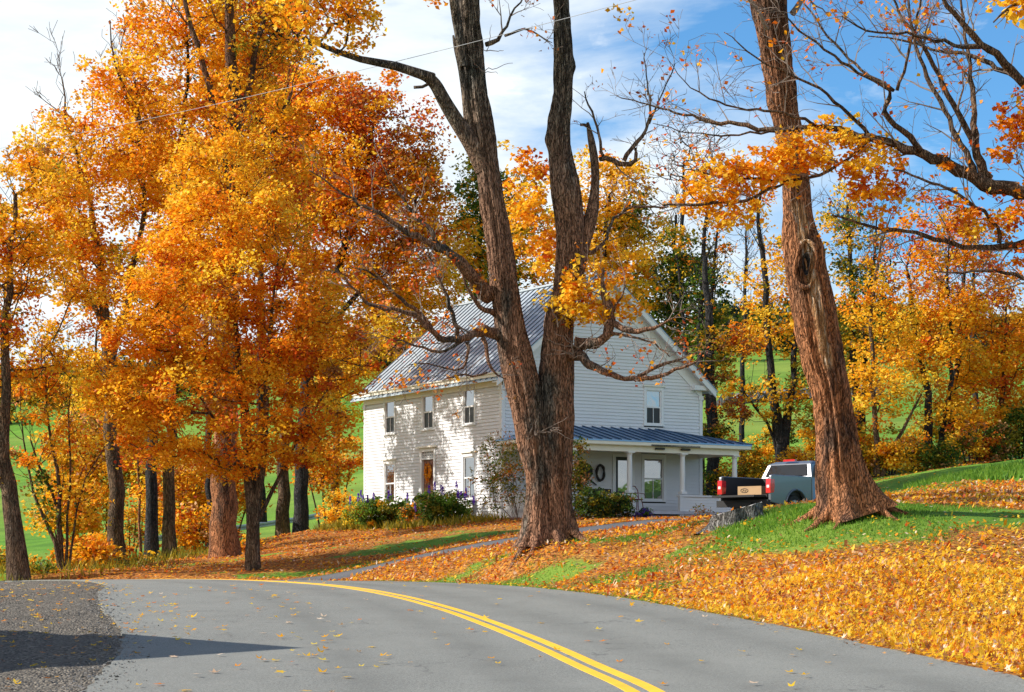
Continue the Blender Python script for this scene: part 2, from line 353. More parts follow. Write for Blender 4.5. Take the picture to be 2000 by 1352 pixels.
def ddrive(x, y):
    q = np.c_[np.ravel(x), np.ravel(y)]; out = np.empty(len(q))
    for i in range(0, len(q), 20000):
        out[i:i+20000] = np.sqrt(((q[i:i+20000][:, None]-DRV[None])**2).sum(-1)).min(1)
    return out
def sst(e0, e1, x): t = np.clip((x-e0)/(e1-e0), 0, 1); return t*t*(3-2*t)
def vnoise(x, y, s, seed=0):
    r = np.random.default_rng(seed); g = r.random((64, 64)); fx = x/s % 64; fy = y/s % 64
    ix = np.floor(fx).astype(int); iy = np.floor(fy).astype(int); u = fx-ix; v = fy-iy; u = u*u*(3-2*u); v = v*v*(3-2*v)
    a = g[ix % 64, iy % 64]; b = g[(ix+1) % 64, iy % 64]; c = g[ix % 64, (iy+1) % 64]; d = g[(ix+1) % 64, (iy+1) % 64]
    return (a*(1-u)+b*u)*(1-v)+(c*(1-u)+d*u)*v
def ell(x, y, cx, cy, rx, ry, soft=.35):
    d = np.sqrt(((x-cx)/rx)**2+((y-cy)/ry)**2); return 1-sst(1-soft, 1+soft, d)
GREEN = [(7.2, 44.4, 3.1, 4.2, .985), (4.4, 49.6, 2.6, 1.7, .95), (9.8, 44.6, 2.6, 1.7, .97), (3.2, 51.2, 2.2, .9, .9), (-.4, 46.6, 3.0, 1.7, .85), (-2.8, 50.8, 2.4, 1.2, .8), (2.0, 43.2, 1.6, 1.1, .75), (3.6, 40.0, 1.2, .8, .5), (-2.2, 64.0, 3.4, 2.6, .95), (-5.5, 60.6, 3.0, .9, .8),
         (-10.6, 68.5, 2.6, 1.6, .8), (-4, 69, 4.5, 2.2, .55), (17.0, 72, 6.5, 11.5, .93), (1.2, 51.3, 1.3, 1.2, .8), (10, 62, 5, 8, .8), (4, 66, 5, 5, .6)]
def litter(x, y):
    l = np.ones_like(x)
    n = vnoise(x, y, .9, 1); n2 = vnoise(x, y, .3, 2); n3 = vnoise(x, y, 2.6, 3)
    for cx, cy, rx, ry, k in GREEN: l = l*(1-k*.97*ell(x+(n-.5)*2.0+(n2-.5)*.8, y+(n3-.5)*1.8, cx, cy, rx, ry, .5))
    off, idx = near_road(x, y)
    off = off.reshape(x.shape)
    edge = 1-.5*(1-sst(RIGHTW+.15, RIGHTW+.75+n*.5, off))*(off > 0)
    l = l*edge
    l = l*(1-.55*sst(.62, .8, n)*sst(.35, .7, n2))
    mead = sst(0, 2.5, (x+16.5)-(y-63)*.26)      # right of the tree row
    l = l*np.where(y > 56, mead, np.where(off > 0, 1, 0.0))
    l = l*(1-sst(80, 96, y))
    l = np.where((x > 14) & (y > 58), l*.35, l)
    return np.clip(l, 0, 1)
def ax(segs):
    o = [segs[0][0]]
    for (a, b, s0, s1) in segs:
        x = a; n = max(1, int(abs(b-a)/((s0+s1)/2)))
        t = np.arange(1, n+1)/n; k = (s1-s0)/(s0+s1); tt = t+k*(t*t-t)      # spacing grows from s0 to s1
        o += list(a+(b-a)*tt)
    return np.array(sorted(set(np.round(o, 4))))
gx = ax([(-3000, -400, 500, 90), (-400, -60, 60, 6), (-60, -24, 3, .6), (-24, 20, .36, .36), (20, 60, .6, 3), (60, 400, 6, 60), (400, 3000, 90, 500)])
gy = ax([(-2500, -60, 500, 30), (-60, 12, 8, 1.2), (12, 70, .36, .36), (70, 110, .4, 1.2), (110, 420, 1.2, 8), (420, 3000, 20, 400)])
XX, YY = np.meshgrid(gx, gy)
ZZ = H(XX, YY)
XF, YF = XX.ravel(), YY.ravel()
LIT = np.where((abs(XF) < 40) & (YF > 10) & (YF < 110), litter(XF, YF), 0)
off, oidx = near_road(np.where((abs(XF) < 80) & (abs(YF-40) < 60), XF, 999), YF)
roadside = (abs(XF) < 80) & (abs(YF-40) < 60)
GRV = np.where(roadside & (off < -3.3) & (YF < 53.5) & (YF > 5), 1.0, 0)*(1-sst(-7, -4, -(XF+26)))*(YF < 55)
onroad = roadside & (off < RIGHTW+.3) & (off > -(lw[oidx]+.2))
bumpy = (vnoise(XF, YF, .5, 5)-.5)*.07+(vnoise(XF, YF, 1.7, 6)-.5)*.12
ondrive = ddrive(np.where(roadside, XF, 999), YF) < 2.0
ZF = ZZ.ravel()+np.where((YF > 15) & (YF < 120) & (abs(XF) < 60) & ~onroad & ~ondrive, bumpy*sst(0, 3, abs(off)-3.4 if True else 0)*.9, 0)
nx, ny = len(gx), len(gy)
me = bpy.data.meshes.new('ground')
idx = np.arange(nx*ny).reshape(ny, nx)
fq = np.stack([idx[:-1, :-1], idx[:-1, 1:], idx[1:, 1:], idx[1:, :-1]], -1).reshape(-1, 4)
me.vertices.add(nx*ny); me.vertices.foreach_set('co', np.c_[XF, YF, ZF].astype(np.float32).ravel())
me.loops.add(fq.size); me.loops.foreach_set('vertex_index', fq.astype(np.int32).ravel())
me.polygons.add(len(fq)); me.polygons.foreach_set('loop_start', np.arange(0, fq.size, 4, dtype=np.int32))
me.update(calc_edges=True); me.polygons.foreach_set('use_smooth', np.ones(len(fq), bool))
for nm, ar in (('litter', LIT), ('gravel', GRV)):
    a = me.attributes.new(nm, 'FLOAT', 'POINT'); a.data.foreach_set('value', ar.astype(np.float32))
ground = bpy.data.objects.new('ground', me); COL.objects.link(ground); tag(ground, kind='structure')
m, t, o = mat('ground_turf'); ob = t.node('ShaderNodeTexCoord').outputs['Object']
n1 = t.noise(ob, .35, 5); n2 = t.noise(ob, 7, 4, .7); n3 = t.noise(ob, 22, 3, .7); nb = t.noise(ob, .035, 4)
grass = t.ramp(t.math('ADD', t.math('MULTIPLY', n1, .5), t.math('MULTIPLY', n2, .5)), [(.32, (.05, .125, .01)), (.5, (.10, .23, .018)), (.68, (.18, .32, .03))])
grass = t.mix(t.ramp(nb, [(.42, 0), (.62, .6)]), grass, (.24, .27, .05)); grass = t.mix(t.ramp(t.noise(t.scale(ob, (.25, 1, 1)), .22, 6, .7), [(.48, 0), (.66, .55)]), grass, (.055, .13, .012))
leafc = t.ramp(t.noise(ob, 11, 4, .75), [(.33, (.05, .02, .012)), (.45, (.20, .07, .022)), (.55, (.42, .18, .035)), (.7, (.66, .36, .05))])  # dark browns paint in the shade under and between the loose leaves
la = t.node('ShaderNodeAttribute', attribute_name='litter').outputs['Fac']
lm = t.math('MULTIPLY', t.math('SUBTRACT', t.math('MULTIPLY_ADD', la, 1.5, .02), n3), 6.0, clamp=True)
c = t.mix(t.math('MULTIPLY', lm, t.ramp(la, [(.05, 0), (.3, 1)])), grass, leafc)
gv = t.node('ShaderNodeTexVoronoi', inp={'Scale': 30.0}); t.l.new(ob, gv.inputs['Vector'])
gcol = t.mix(t.ramp(t.noise(ob, 1.2, 4), [(.3, 0), (.7, .5)]), t.ramp(gv.outputs['Color'], [(.1, (.035, .03, .026)), (.5, (.125, .11, .09)), (.9, (.30, .26, .21))]), (.10, .09, .075))
ga = t.node('ShaderNodeAttribute', attribute_name='gravel').outputs['Fac']
c = t.mix(ga, c, gcol)
b = t.node('ShaderNodeBsdfPrincipled', inp={'Base Color': c, 'Roughness': .9, 'Specular IOR Level': .15})
bn = t.node('ShaderNodeBump', inp={'Strength': .7, 'Distance': .06, 'Height': t.math('ADD', n2, t.math('MULTIPLY', t.math('SUBTRACT', 0.6, gv.outputs['Distance']), ga))})
t.l.new(bn.outputs[0], b.inputs['Normal']); t.l.new(b.outputs[0], o.inputs[0]); me.materials.append(m)

# ------------------------------------------------------------------ road, lines, driveway
def ribbon(name, line, left, right, matr, dz, ncol=9, kind='structure', z=None):
    tg = np.gradient(line, axis=0); tg /= np.linalg.norm(tg, axis=1)[:, None]; nn = np.c_[tg[:, 1], -tg[:, 0]]
    s = np.linspace(0, 1, ncol); off = -left[:, None]*(1-s)+right[:, None]*s
    X = line[:, None, 0]+off*nn[:, None, 0]; Y = line[:, None, 1]+off*nn[:, None, 1]
    Z = H(X, Y)+dz; V = np.stack([X, Y, Z], -1)
    # skirt
    V = np.concatenate([V[:, :1]-[0, 0, .15], V, V[:, -1:]-[0, 0, .15]], 1); ncol += 2
    n = len(line); ii = np.arange(n*ncol).reshape(n, ncol)
    f = np.stack([ii[:-1, :-1], ii[:-1, 1:], ii[1:, 1:], ii[1:, :-1]], -1).reshape(-1, 4)
    mb = MB(); mb.add(V.reshape(-1, 3), f.tolist()); o = mb.build(name, matr, smooth=False)
    if kind: o['kind'] = kind
    lat = np.concatenate([off[:, :1], off, off[:, -1:]], 1)+np.zeros(V.shape[:2])
    at_ = o.data.attributes.new('lateral', 'FLOAT', 'POINT'); at_.data.foreach_set('value', lat.astype(np.float32).ravel())
    return o
def asphalt(name, base, sc=90):
    m, t, o = mat(name); ob = t.node('ShaderNodeTexCoord').outputs['Object']
    a = t.math('ADD', t.math('MULTIPLY', t.noise(ob, sc, 3, .8), .55), t.math('MULTIPLY', t.noise(ob, 38, 3, .9), .45)); b_ = t.noise(ob, .5, 5, .6); c_ = t.noise(t.scale(ob, (1, .25, 1)), 1.6, 5, .65)
    c = t.ramp(a, [(.42, tuple(x*.45 for x in base)), (.5, base), (.58, tuple(x*1.6 for x in base))])
    c = t.mix(t.ramp(b_, [(.35, 0), (.7, .5)]), c, tuple(x*1.25 for x in base)); c = t.mix(t.ramp(c_, [(.5, 0), (.75, .4)]), c, tuple(x*.72 for x in base))
    vo = t.node('ShaderNodeTexVoronoi', feature='DISTANCE_TO_EDGE', inp={'Scale': .45, 'Randomness': 1.0})
    dv = t.node('ShaderNodeVectorMath', operation='ADD'); t.l.new(ob, dv.inputs[0])
    nv = t.node('ShaderNodeTexNoise', inp={'Scale': 1.5, 'Detail': 5}); t.l.new(ob, nv.inputs['Vector']); t.l.new(nv.outputs['Color'], dv.inputs[1]); t.l.new(dv.outputs[0], vo.inputs['Vector'])
    crack = t.math('MULTIPLY', t.ramp(vo.outputs['Distance'], [(0, 1), (.010, 0)]), t.ramp(t.noise(ob, .3, 2), [(.5, 0), (.6, .55)]))
    c = t.mix(crack, c, (.03, .03, .03))
    la_ = t.node('ShaderNodeAttribute', attribute_name='lateral').outputs['Fac']
    ab = t.math('ABSOLUTE', t.math('SUBTRACT', t.math('ABSOLUTE', la_), 1.85)); tr_ = t.math('ABSOLUTE', t.math('SUBTRACT', ab, .85))
    k_ = t.math('MULTIPLY', t.math('MULTIPLY', t.math('SUBTRACT', .55, tr_, clamp=True), t.ramp(t.noise(ob, .8, 4), [(.3, .35), (.7, 1)])), 1.0)
    c = t.mix(k_, c, tuple(x*.62 for x in base))
    b = t.node('ShaderNodeBsdfPrincipled', inp={'Base Color': c, 'Roughness': .85, 'Specular IOR Level': .3})
    bn = t.node('ShaderNodeBump', inp={'Strength': .6, 'Distance': .01, 'Height': a}); t.l.new(bn.outputs[0], b.inputs['Normal'])
    t.l.new(b.outputs[0], o.inputs[0]); return m
M_asph = asphalt('road_asphalt', (.188, .188, .168))
M_drv = asphalt('driveway_asphalt', (.10, .10, .105))
road = ribbon('road', rc, lw, np.full(len(rc), RIGHTW)+.03*rng.normal(size=len(rc)), M_asph, .03, 13)
m, t, o = mat('yellow_line_paint'); ob = t.node('ShaderNodeTexCoord').outputs['Object']
wn = t.noise(ob, 70, 3, .8)
c = t.mix(t.ramp(wn, [(.54, 0), (.70, .7)]), t.ramp(t.noise(ob, 2, 3), [(.3, (.84, .44, .008)), (.7, (.92, .52, .012))]), (.20, .19, .16))
b = t.node('ShaderNodeBsdfPrincipled', inp={'Base Color': c, 'Roughness': .6}); t.l.new(b.outputs[0], o.inputs[0]); M_yel = m
for sgn in (-1, 1):
    ribbon('centre_line', rc, np.full(len(rc), .068-sgn*.115), np.full(len(rc), .068+sgn*.115), M_yel, .036, 2)
ribbon('driveway', DRV, np.full(len(DRV), 1.35), np.full(len(DRV), 1.35), M_drv, .035, 6)

# ------------------------------------------------------------------ leaves on the ground
star = []
for a, r in zip(np.arange(10)*36.0, (1, .42, .86, .36, .62, .22, .62, .36, .86, .42)): star.append((r*math.sin(R(a)), r*math.cos(R(a)), 0.0))
star = np.array(star)
def ground_leaves(name, x, y, size, mats, probs, label, flat=.35, lift=.03, starry=True):
    n = len(x); z = H(x, y)+lift*(1+rng.random(n)*1.2)
    T = star if starry else np.array([(0, 1, 0), (.55, .1, 0), (0, -.7, 0), (-.55, .1, 0)])
    k = len(T); s = size*(.7+.6*rng.random(n))*.5
    az = rng.random(n)*2*np.pi; tilt = np.abs(rng.normal(size=n))*flat; ta = rng.random(n)*2*np.pi
    V = T[None]*s[:, None, None]; V = np.repeat(V, 1, 0)
    curl = (rng.random(n)-.2)*.7*s; rr = (T[:, 0]**2+T[:, 1]**2)
    V[:, :, 2] += curl[:, None]*rr[None]*np.where(np.arange(k) % 2, .6, 1)[None]
    ca, sa = np.cos(az), np.sin(az)
    X = V[:, :, 0]*ca[:, None]-V[:, :, 1]*sa[:, None]; Y = V[:, :, 0]*sa[:, None]+V[:, :, 1]*ca[:, None]; Z = V[:, :, 2]
    gx_, gy_ = np.cos(ta)*np.tan(np.minimum(tilt, 1.2)), np.sin(ta)*np.tan(np.minimum(tilt, 1.2))
    Z = Z+X*gx_[:, None]+Y*gy_[:, None]
    W = np.stack([X+x[:, None], Y+y[:, None], Z+(z+np.minimum(tilt, 1)*s*.5)[:, None]], -1)
    pr = np.asarray(probs); mi = (rng.random(n)[:, None] > np.cumsum(pr, -1)).sum(1) if pr.ndim > 1 else rng.choice(len(mats), n, p=pr/pr.sum())
    mi = np.minimum(mi, len(mats)-1)
    o = quadmesh(name, W, k, [ML[q] for q in mats], mi)
    tag(o, label, 'fallen leaves', kind='stuff'); return o
def scatter(x0, x1, y0, y1, dens, cond):
    n = int((x1-x0)*(y1-y0)*dens); x = x0+(x1-x0)*rng.random(n); y = y0+(y1-y0)*rng.random(n)
    k = rng.random(n) < cond(x, y); return x[k], y[k]
def lawnmask(x, y):
    off, ii = near_road(x, y); ok = (off > RIGHTW-.02) & (ddrive(x, y) > 1.28)
    c, s = math.cos(UA), math.sin(UA); hx = (x-HX)*c+(y-HYY)*s; hy = -(x-HX)*s+(y-HYY)*c
    ok &= ~((hx > -.1) & (hx < 9.5) & (hy > -3) & (hy < 11.3))
    return ok*litter(x, y)*(x > -.28*y-3)*(x < .28*y+3)
LM = ['yellow', 'gold', 'orange', 'red', 'rust', 'pale']
def redness(x, y): return np.clip(sst(27, 43, y-x*.8)+.35*(vnoise(x, y, 2.2, 9)-.4), 0, 1)
def probs(x, y):
    r = redness(x, y)[:, None]; p_ = (vnoise(x, y, 1.1, 31)[:, None]-.5)*.35; a = np.clip(np.array([.40, .24, .10, .05, .15, .06])+p_*np.array([1, .3, -.4, -.4, -.6, 0]), .01, 1); b = np.clip(np.array([.06, .18, .20, .15, .31, .10])+p_*np.array([.3, .6, -.2, -.3, -.5, 0]), .01, 1); a = a/a.sum(1)[:, None]; b = b/b.sum(1)[:, None]; return a*(1-r)+b*r
x, y = scatter(1, 12, 17, 36, 580, lawnmask)
ground_leaves('fallen_leaves', x, y, .080, LM, probs(x, y), 'thick bed of yellow and orange maple leaves on the bank right of the road', .52)
x, y = scatter(-6, 20, 36, 62, 170, lawnmask)
ground_leaves('fallen_leaves', x, y, .105, LM, probs(x, y), 'red and gold leaves spread over the slope around the two big front trees', .46, starry=False)
x, y = scatter(-24, 20, 55, 92, 70, lambda x, y: lawnmask(x, y)*np.where(x > 3, (y > 62), 1))
ground_leaves('fallen_leaves', x, y, .115, LM, np.tile([.03, .12, .22, .27, .30, .06], (len(x), 1)), 'rust and orange leaves over the lawn between driveway and house', .28, starry=False)
x, y = scatter(-7, 6, 18, 56, 1.6, lambda x, y: (lambda o: (abs(o[0]) < 5)*(.25+1.2*(o[0] < -2.0)))(near_road(x, y)))
ground_leaves('fallen_leaves', x, y, .155, ['yellow', 'gold', 'orange', 'pale'], [.25, .35, .2, .2], 'single maple leaves scattered across the grey asphalt', .16, .035)
x, y = scatter(-8, 8, 18, 58, 26, lambda x, y: (lambda o: (o[0] < RIGHTW+.1)*np.exp(-((o[0]-RIGHTW)/.30)**2)*vnoise(x, y, .8, 41)*1.3)(near_road(x, y)))
ground_leaves('fallen_leaves', x, y, .10, ['yellow', 'gold', 'orange', 'rust', 'pale'], [.2, .25, .2, .25, .1], 'leaves drifted against the right edge of the asphalt', .3, .035)
x, y = scatter(-16, -4.5, 17, 54, 7.0, lambda x, y: (lambda o: (o[0] < -4.6)*(.3+.9*vnoise(x, y, 1.0, 12)**2))(near_road(x, y)))
ground_leaves('fallen_leaves', x, y, .13, ['yellow', 'gold', 'orange', 'rust'], [.25, .35, .2, .2], 'orange leaves lying on the gravel turnout left of the road', .18, .02)

x, y = scatter(-9, -3, 18, 54, 160, lambda x, y: (lambda o: np.exp(-((o[0]+lw[o[1]])/.28)**2)*((o[0]+lw[o[1]]) < .7))(near_road(x, y)))
z = H(x, y)+.032; n = len(x); s_ = .012+.022*rng.random(n)**2; A_ = rng.normal(size=(n, 4, 3)); A_ /= np.linalg.norm(A_, axis=2)[:, :, None]; A_[:, :, 2] *= .6
Pv = np.stack([x, y, z], 1)[:, None]+A_*s_[:, None, None]
m_gr = pbr('gravel_stone', (.17, .16, .15), .9, var=.5, vs=30)
o = quadmesh('gravel', Pv[:, [0, 1, 2, 0, 2, 3, 0, 3, 1, 1, 3, 2]].reshape(-1, 3, 3), 3, [m_gr]); tag(o, 'loose gravel crumbs spilled over the edge of the asphalt', 'gravel', kind='stuff')
# grass blades on the green patches
def blades(name, x, y, h, label, key='fern', wd=.012):
    n = len(x); z = H(x, y)-.01; a = rng.random(n)*2*np.pi; hh = h*(.5+rng.random(n)); lx = rng.normal(size=n)*.4*hh; ly = rng.normal(size=n)*.4*hh
    W = np.stack([np.stack([x-np.cos(a)*wd, y-np.sin(a)*wd, z], -1), np.stack([x+np.cos(a)*wd, y+np.sin(a)*wd, z], -1), np.stack([x+lx, y+ly, z+hh], -1)], 1)
    o = quadmesh(name, W, 3, [ML[key]]); tag(o, label, 'grass', kind='stuff'); return o
def gmask(x, y):
    off, ii = near_road(x, y); return (off > RIGHTW+.02)*(ddrive(x, y) > 1.4)*(1-litter(x, y))*(x > -.28*y-2)*(x < .28*y+2)
x, y = scatter(-8, 14, 30, 60, 330, gmask)
blades('grass', x, y, .065, 'short green lawn grass showing between the fallen leaves')
x, y = scatter(4.6, 7.6, 43, 47.5, 260, lambda x, y: ell(x, y, 6.1, 45.6, 1.5, 1.6))
blades('grass', x, y, .10, 'taller tufts of grass between the old stump and the leaning trunk', wd=.02)

# ------------------------------------------------------------------ farmhouse
house = empty('farmhouse', (HX, HYY, HZ), UA)
tag(house, 'white clapboard two storey farmhouse with metal roof and front porch', 'house')
W_, L_, EZ, RZ = 9.35, 11.2, 5.33, 9.30
def clap(name, plane, length, z0, ztop, openings, label=None, step=.13, th=.034):
    """lapped boards. plane 'front': y=0 facing -y, runs along x; 'side': x=0 facing -x, runs along y"""
    mb = MB(); z = z0
    while z < ztop(None):
        z1 = min(z+step, ztop(None)); zm = (z+z1)/2
        a, b = ztop(z1) if callable(ztop) else (0, length)
        iv = [(a, b)]
        for (u0, u1, w0, w1) in openings:
            if w0 < zm < w1:
                nw = []
                for (p, q) in iv:
                    if u1 <= p or u0 >= q: nw.append((p, q)); continue
                    if u0 > p: nw.append((p, u0))
                    if u1 < q: nw.append((u1, q))
                iv = nw
        for (p, q) in iv:
            if q-p < .02: continue
            if plane == 'front': v = [(p, -th, z), (q, -th, z), (q, -.004, z1), (p, -.004, z1), (p, 0.05, z), (q, 0.05, z)]; f = [(0, 1, 2, 3), (4, 5, 1, 0)]
            else: v = [(-th, q, z), (-th, p, z), (-.004, p, z1), (-.004, q, z1), (.05, q, z), (.05, p, z)]; f = [(0, 1, 2, 3), (4, 5, 1, 0)]
            mb.add(v, f)
        z = z1
    return mb.build(name, M_clap, house)
OP_L = []; OP_F = []
def window(plane, u, z0, z1, w, cap=False, curtain=False):
    """u: centre; z0..z1 glass+sash outer; w: sash width. casing .11"""
    cw = .115
    (OP_L if plane == 'side' else OP_F).append((u-w/2-cw+.01, u+w/2+cw-.01, z0-.09, z1+cw+.02))
    def B(mb, ua, ub, za, zb, d0, d1, m=0):   # d: distance outwards
        if plane == 'side': mb.box((-d1, ua, za), (-d0, ub, zb), m)
        else: mb.box((ua, -d1, za), (ub, -d0, zb), m)
    f = MB(); B(f, u-w/2-cw, u-w/2, z0-.03, z1, .0, .05); B(f, u+w/2, u+w/2+cw, z0-.03, z1, .0, .05); B(f, u-w/2-cw, u+w/2+cw, z1, z1+cw+.03, .0, .052)
    win = f.build('window', M_white, house)
    s = MB(); B(s, u-w/2-cw-.03, u+w/2+cw+.03, z0-.085, z0-.03, .0, .09); s.build('sill', M_white, win)
    if cap:
        c = MB(); B(c, u-w/2-cw-.06, u+w/2+cw+.06, z1+cw+.03, z1+cw+.085, .0, .11); c.build('lintel', M_cream, win)
    zm = (z0+z1)/2
    s = MB(); r = .045
    B(s, u-w/2, u-w/2+r, z0-.03, z1, -.03, .012); B(s, u+w/2-r, u+w/2, z0-.03, z1, -.03, .012)
    B(s, u-w/2+r, u+w/2-r, z0-.03, z0+.04, -.03, .012); B(s, u-w/2+r, u+w/2-r, z1-r, z1, -.03, .012); B(s, u-w/2+r, u+w/2-r, zm-.03, zm+.03, -.03, .022)
    B(s, u-.011, u+.011, z0+.04, zm-.03, -.03, .006)
    s.build('sash', M_white, win)
    for a, b_ in ((z0+.04, zm-.03), (zm+.03, z1-r)):
        g = MB(); B(g, u-w/2+r, u+w/2-r, a, b_, -.028, -.018); g.build('pane', M_glass if a > zm or z1 < 3 else M_screen, win)
    return win
for v_ in (2.4, 5.64, 8.88): window('side', v_, 3.74, 5.06, .80)
window('side', 2.4, .84, 2.47, .84, True); window('side', 8.88, .84, 2.47, .84, True)
window('front', 6.98, 3.84, 5.16, .72, True); window('front', 2.37, 3.84, 5.16, .72, True)
window('front', 6.98, .86, 2.50, .95, False)
window('front', 2.2, .86, 2.50, .85, False)
# doors
OP_L.append((5.64-.66, 5.64+.66, .3, 2.98)); OP_F.append((5.0, 6.06, .3, 2.6))
d = MB(); d.box((.06, 5.16, .42), (.10, 6.12, 2.50)); door = d.build('door', M_door, house)
p = MB()
for k in range(4): p.box((.045, 5.2+k*.23, .5), (.06, 5.2+k*.23+.17, 2.42))
p.build('door_panel', M_door, door); p = MB(); p.lathe([(.03, 0), (.04, .03), (.02, .06)], 8, (.03, 5.24, 1.35)); p.build('handle', M_black, door)
p = MB()
p.box((-.06, 5.0, .30), (.12, 5.16, 2.96)); p.box((-.06, 6.12, .30), (.12, 6.28, 2.96)); p.box((-.062, 5.16, 2.82), (.12, 6.12, 2.962)); p.box((-.05, 5.16, 2.50), (.12, 6.12, 2.56))
surr = p.build('door_surround', M_white, house)
p = MB(); p.box((-.17, 4.9, 2.966), (.0, 6.38, 3.03)); p.box((-.12, 4.95, 3.031), (.0, 6.33, 3.06)); p.build('lintel', M_cream, surr)
p = MB(); p.box((.03, 5.16, 2.56), (.05, 6.12, 2.82)); tr = p.build('transom', M_glass, house)
p = MB()
for k in range(7): p.box((.0, 5.16+.137*k-.012, 2.56), (.029, 5.16+.137*k+.012, 2.82))
for k in range(7):
    for r in range(2): p.box((.002, 5.18+.137*k+.02, 2.60+.11*r), (.028, 5.18+.137*k+.08, 2.64+.11*r))
p.build('transom_grille', M_white, tr)
p = MB(); p.box((-.9, 4.9, -.2), (0.04, 6.4, .36)); p.box((-1.3, 4.9, -.2), (-.902, 6.4, .16)); p.build('door_step', M_stone, house)
d = MB(); d.box((5.16, -.01, .42), (5.94, .03, 2.50)); pdoor = d.build('porch_door', M_black, house)
p = MB(); p.box((5.28, -.02, 1.15), (5.82, -.012, 2.36)); p.build('pane', M_glass, pdoor)
p = MB(); p.box((5.01, -.05, .36), (5.16, .04, 2.6)); p.box((5.94, -.05, .36), (6.06, .04, 2.6)); p.box((5.16, -.051, 2.5), (5.94, .04, 2.61)); p.build('door_surround', M_white, house)
# walls
clap('wall', 'side', L_, .20, lambda z: EZ-.30 if z is None else (.12, L_-.12), OP_L)
slope = (RZ-EZ)/(W_/2)
def gab(z):
    if z is None: return RZ-.25
    if z < EZ: return (.14, W_-.14)
    e = (z-EZ+.15)/slope; return (e, W_-e)
clap('wall', 'front', W_, .20, gab, OP_F)
c = MB(); c.prism([(.13, -.1), (W_-.04, -.1), (W_-.04, EZ-.1), (W_/2, RZ-.12), (.13, EZ-.1)], 1, .13, L_-.04)
c.build('wall_core', M_dark, house)
c = MB(); c.box((W_-.02, 0, .2), (W_+.03, L_, EZ)); c.box((0, L_-.02, .2), (W_, L_+.03, EZ)); c.build('rear_wall', M_white, house)
c = MB(); c.box((.03, .03, -.4), (W_-.01, L_-.01, .0)); c.build('foundation', M_stone, house)
c = MB(); c.box((-.035, -.035, .0), (.0, L_+.02, .20)); c.box((.0, -.035, .001), (W_+.02, .0, .201)); c.build('water_table', M_white, house)
c = MB(); c.box((W_-.13, -.032, .2), (W_+.03, .0, EZ-.28)); c.box((W_-.17, -.06, EZ-.46), (W_+.06, -.0325, EZ-.282)); c.build('corner_board', M_white, house)
c = MB(); c.box((-.032, L_-.14, .2), (.0, L_+.02, EZ-.28)); c.box((-.06, L_-.19, EZ-.46), (-.0325, L_+.05, EZ-.282)); c.build('corner_board', M_white, house)
c = MB(); c.box((-.03, -.032, .2), (.13, .0, EZ-.28))
c.box((-.032, .0, .202), (.0, .14, EZ-.281))
c.box((-.07, -.06, EZ-.46), (.17, .0, EZ-.282)); c.box((-.062, .0, EZ-.461), (.0, .17, EZ-.283))
c.build('corner_board', M_white, house)
OV = .42
c = MB()   # cornice along the long wall: frieze, soffit box, crown
c.box((-.05, 0.0, EZ-.30), (.0, L_, EZ-.05)); c.box((-OV+.08, -.25, EZ-.08), (0, L_+.2, EZ-.0)); c.box((-OV, -.30, EZ-.0), (-.02, L_+.25, EZ+.12)); c.box((-OV-.05, -.32, EZ+.121), (-.05, L_+.27, EZ+.17))
c.box((W_, -.25, EZ-.08), (W_+OV-.08, L_+.2, EZ)); c.box((W_+.02, -.3, EZ), (W_+OV, L_+.25, EZ+.12))
c.build('cornice', M_cream, house)
c = MB()   # gable returns, rake boards, frieze under the rake
c.box((.1, -.30, EZ-.079), (.55, -.02, EZ+.10)); c.box((W_-.55, -.30, EZ-.079), (W_+OV-.1, -.02, EZ+.10)); 
for sg in (0, 1):
    def fx(x): return x if sg == 0 else W_-x
    def rz(x): return EZ+slope*x
    a, b_ = -OV-.02, W_/2
    for (y0, y1, t0, t1) in ((-.40, -.34, .02, .26), (-.34, -.0, .15, .20), (-.06, -.021, -.42, .1501)):
        q = [(fx(a if y0 < -.06 else .02), rz(a if y0 < -.06 else .02)+t0), (fx(b_), rz(b_)+t0), (fx(b_), rz(b_)+t1), (fx(a if y0 < -.06 else .02), rz(a if y0 < -.06 else .02)+t1)]
        c.prism(q, 1, y0+.0007*sg, y1, 0)
c.build('rake_board', M_white, house)
# roof: two slabs, standing seams
rf = MB(); sm = MB(); th = .05
for sg in (0, 1):
    def fx(x): return x if sg == 0 else W_-x
    a, b_ = -OV-.06, W_/2
    z0 = EZ+slope*a+.26; z1 = RZ+.26
    rf.prism([(fx(a), z0), (fx(b_), z1), (fx(b_), z1+th), (fx(a), z0+th)], 1, -.42, L_+.38)
    nn = int((L_+.8)/.41)
    for k in range(nn+1):
        y = -.40+k*(L_+.75)/nn
        sm.prism([(fx(a+.01), z0+th-.004), (fx(b_), z1+th-.004), (fx(b_), z1+th+.045), (fx(a+.01), z0+th+.045)], 1, y-.022, y+.022)
rf.box((W_/2-.12, -.43, RZ+.27), (W_/2+.12, L_+.39, RZ+.345))
roof = rf.build('roof', M_roof, house); sm.build('roof_seam', M_seam, roof)
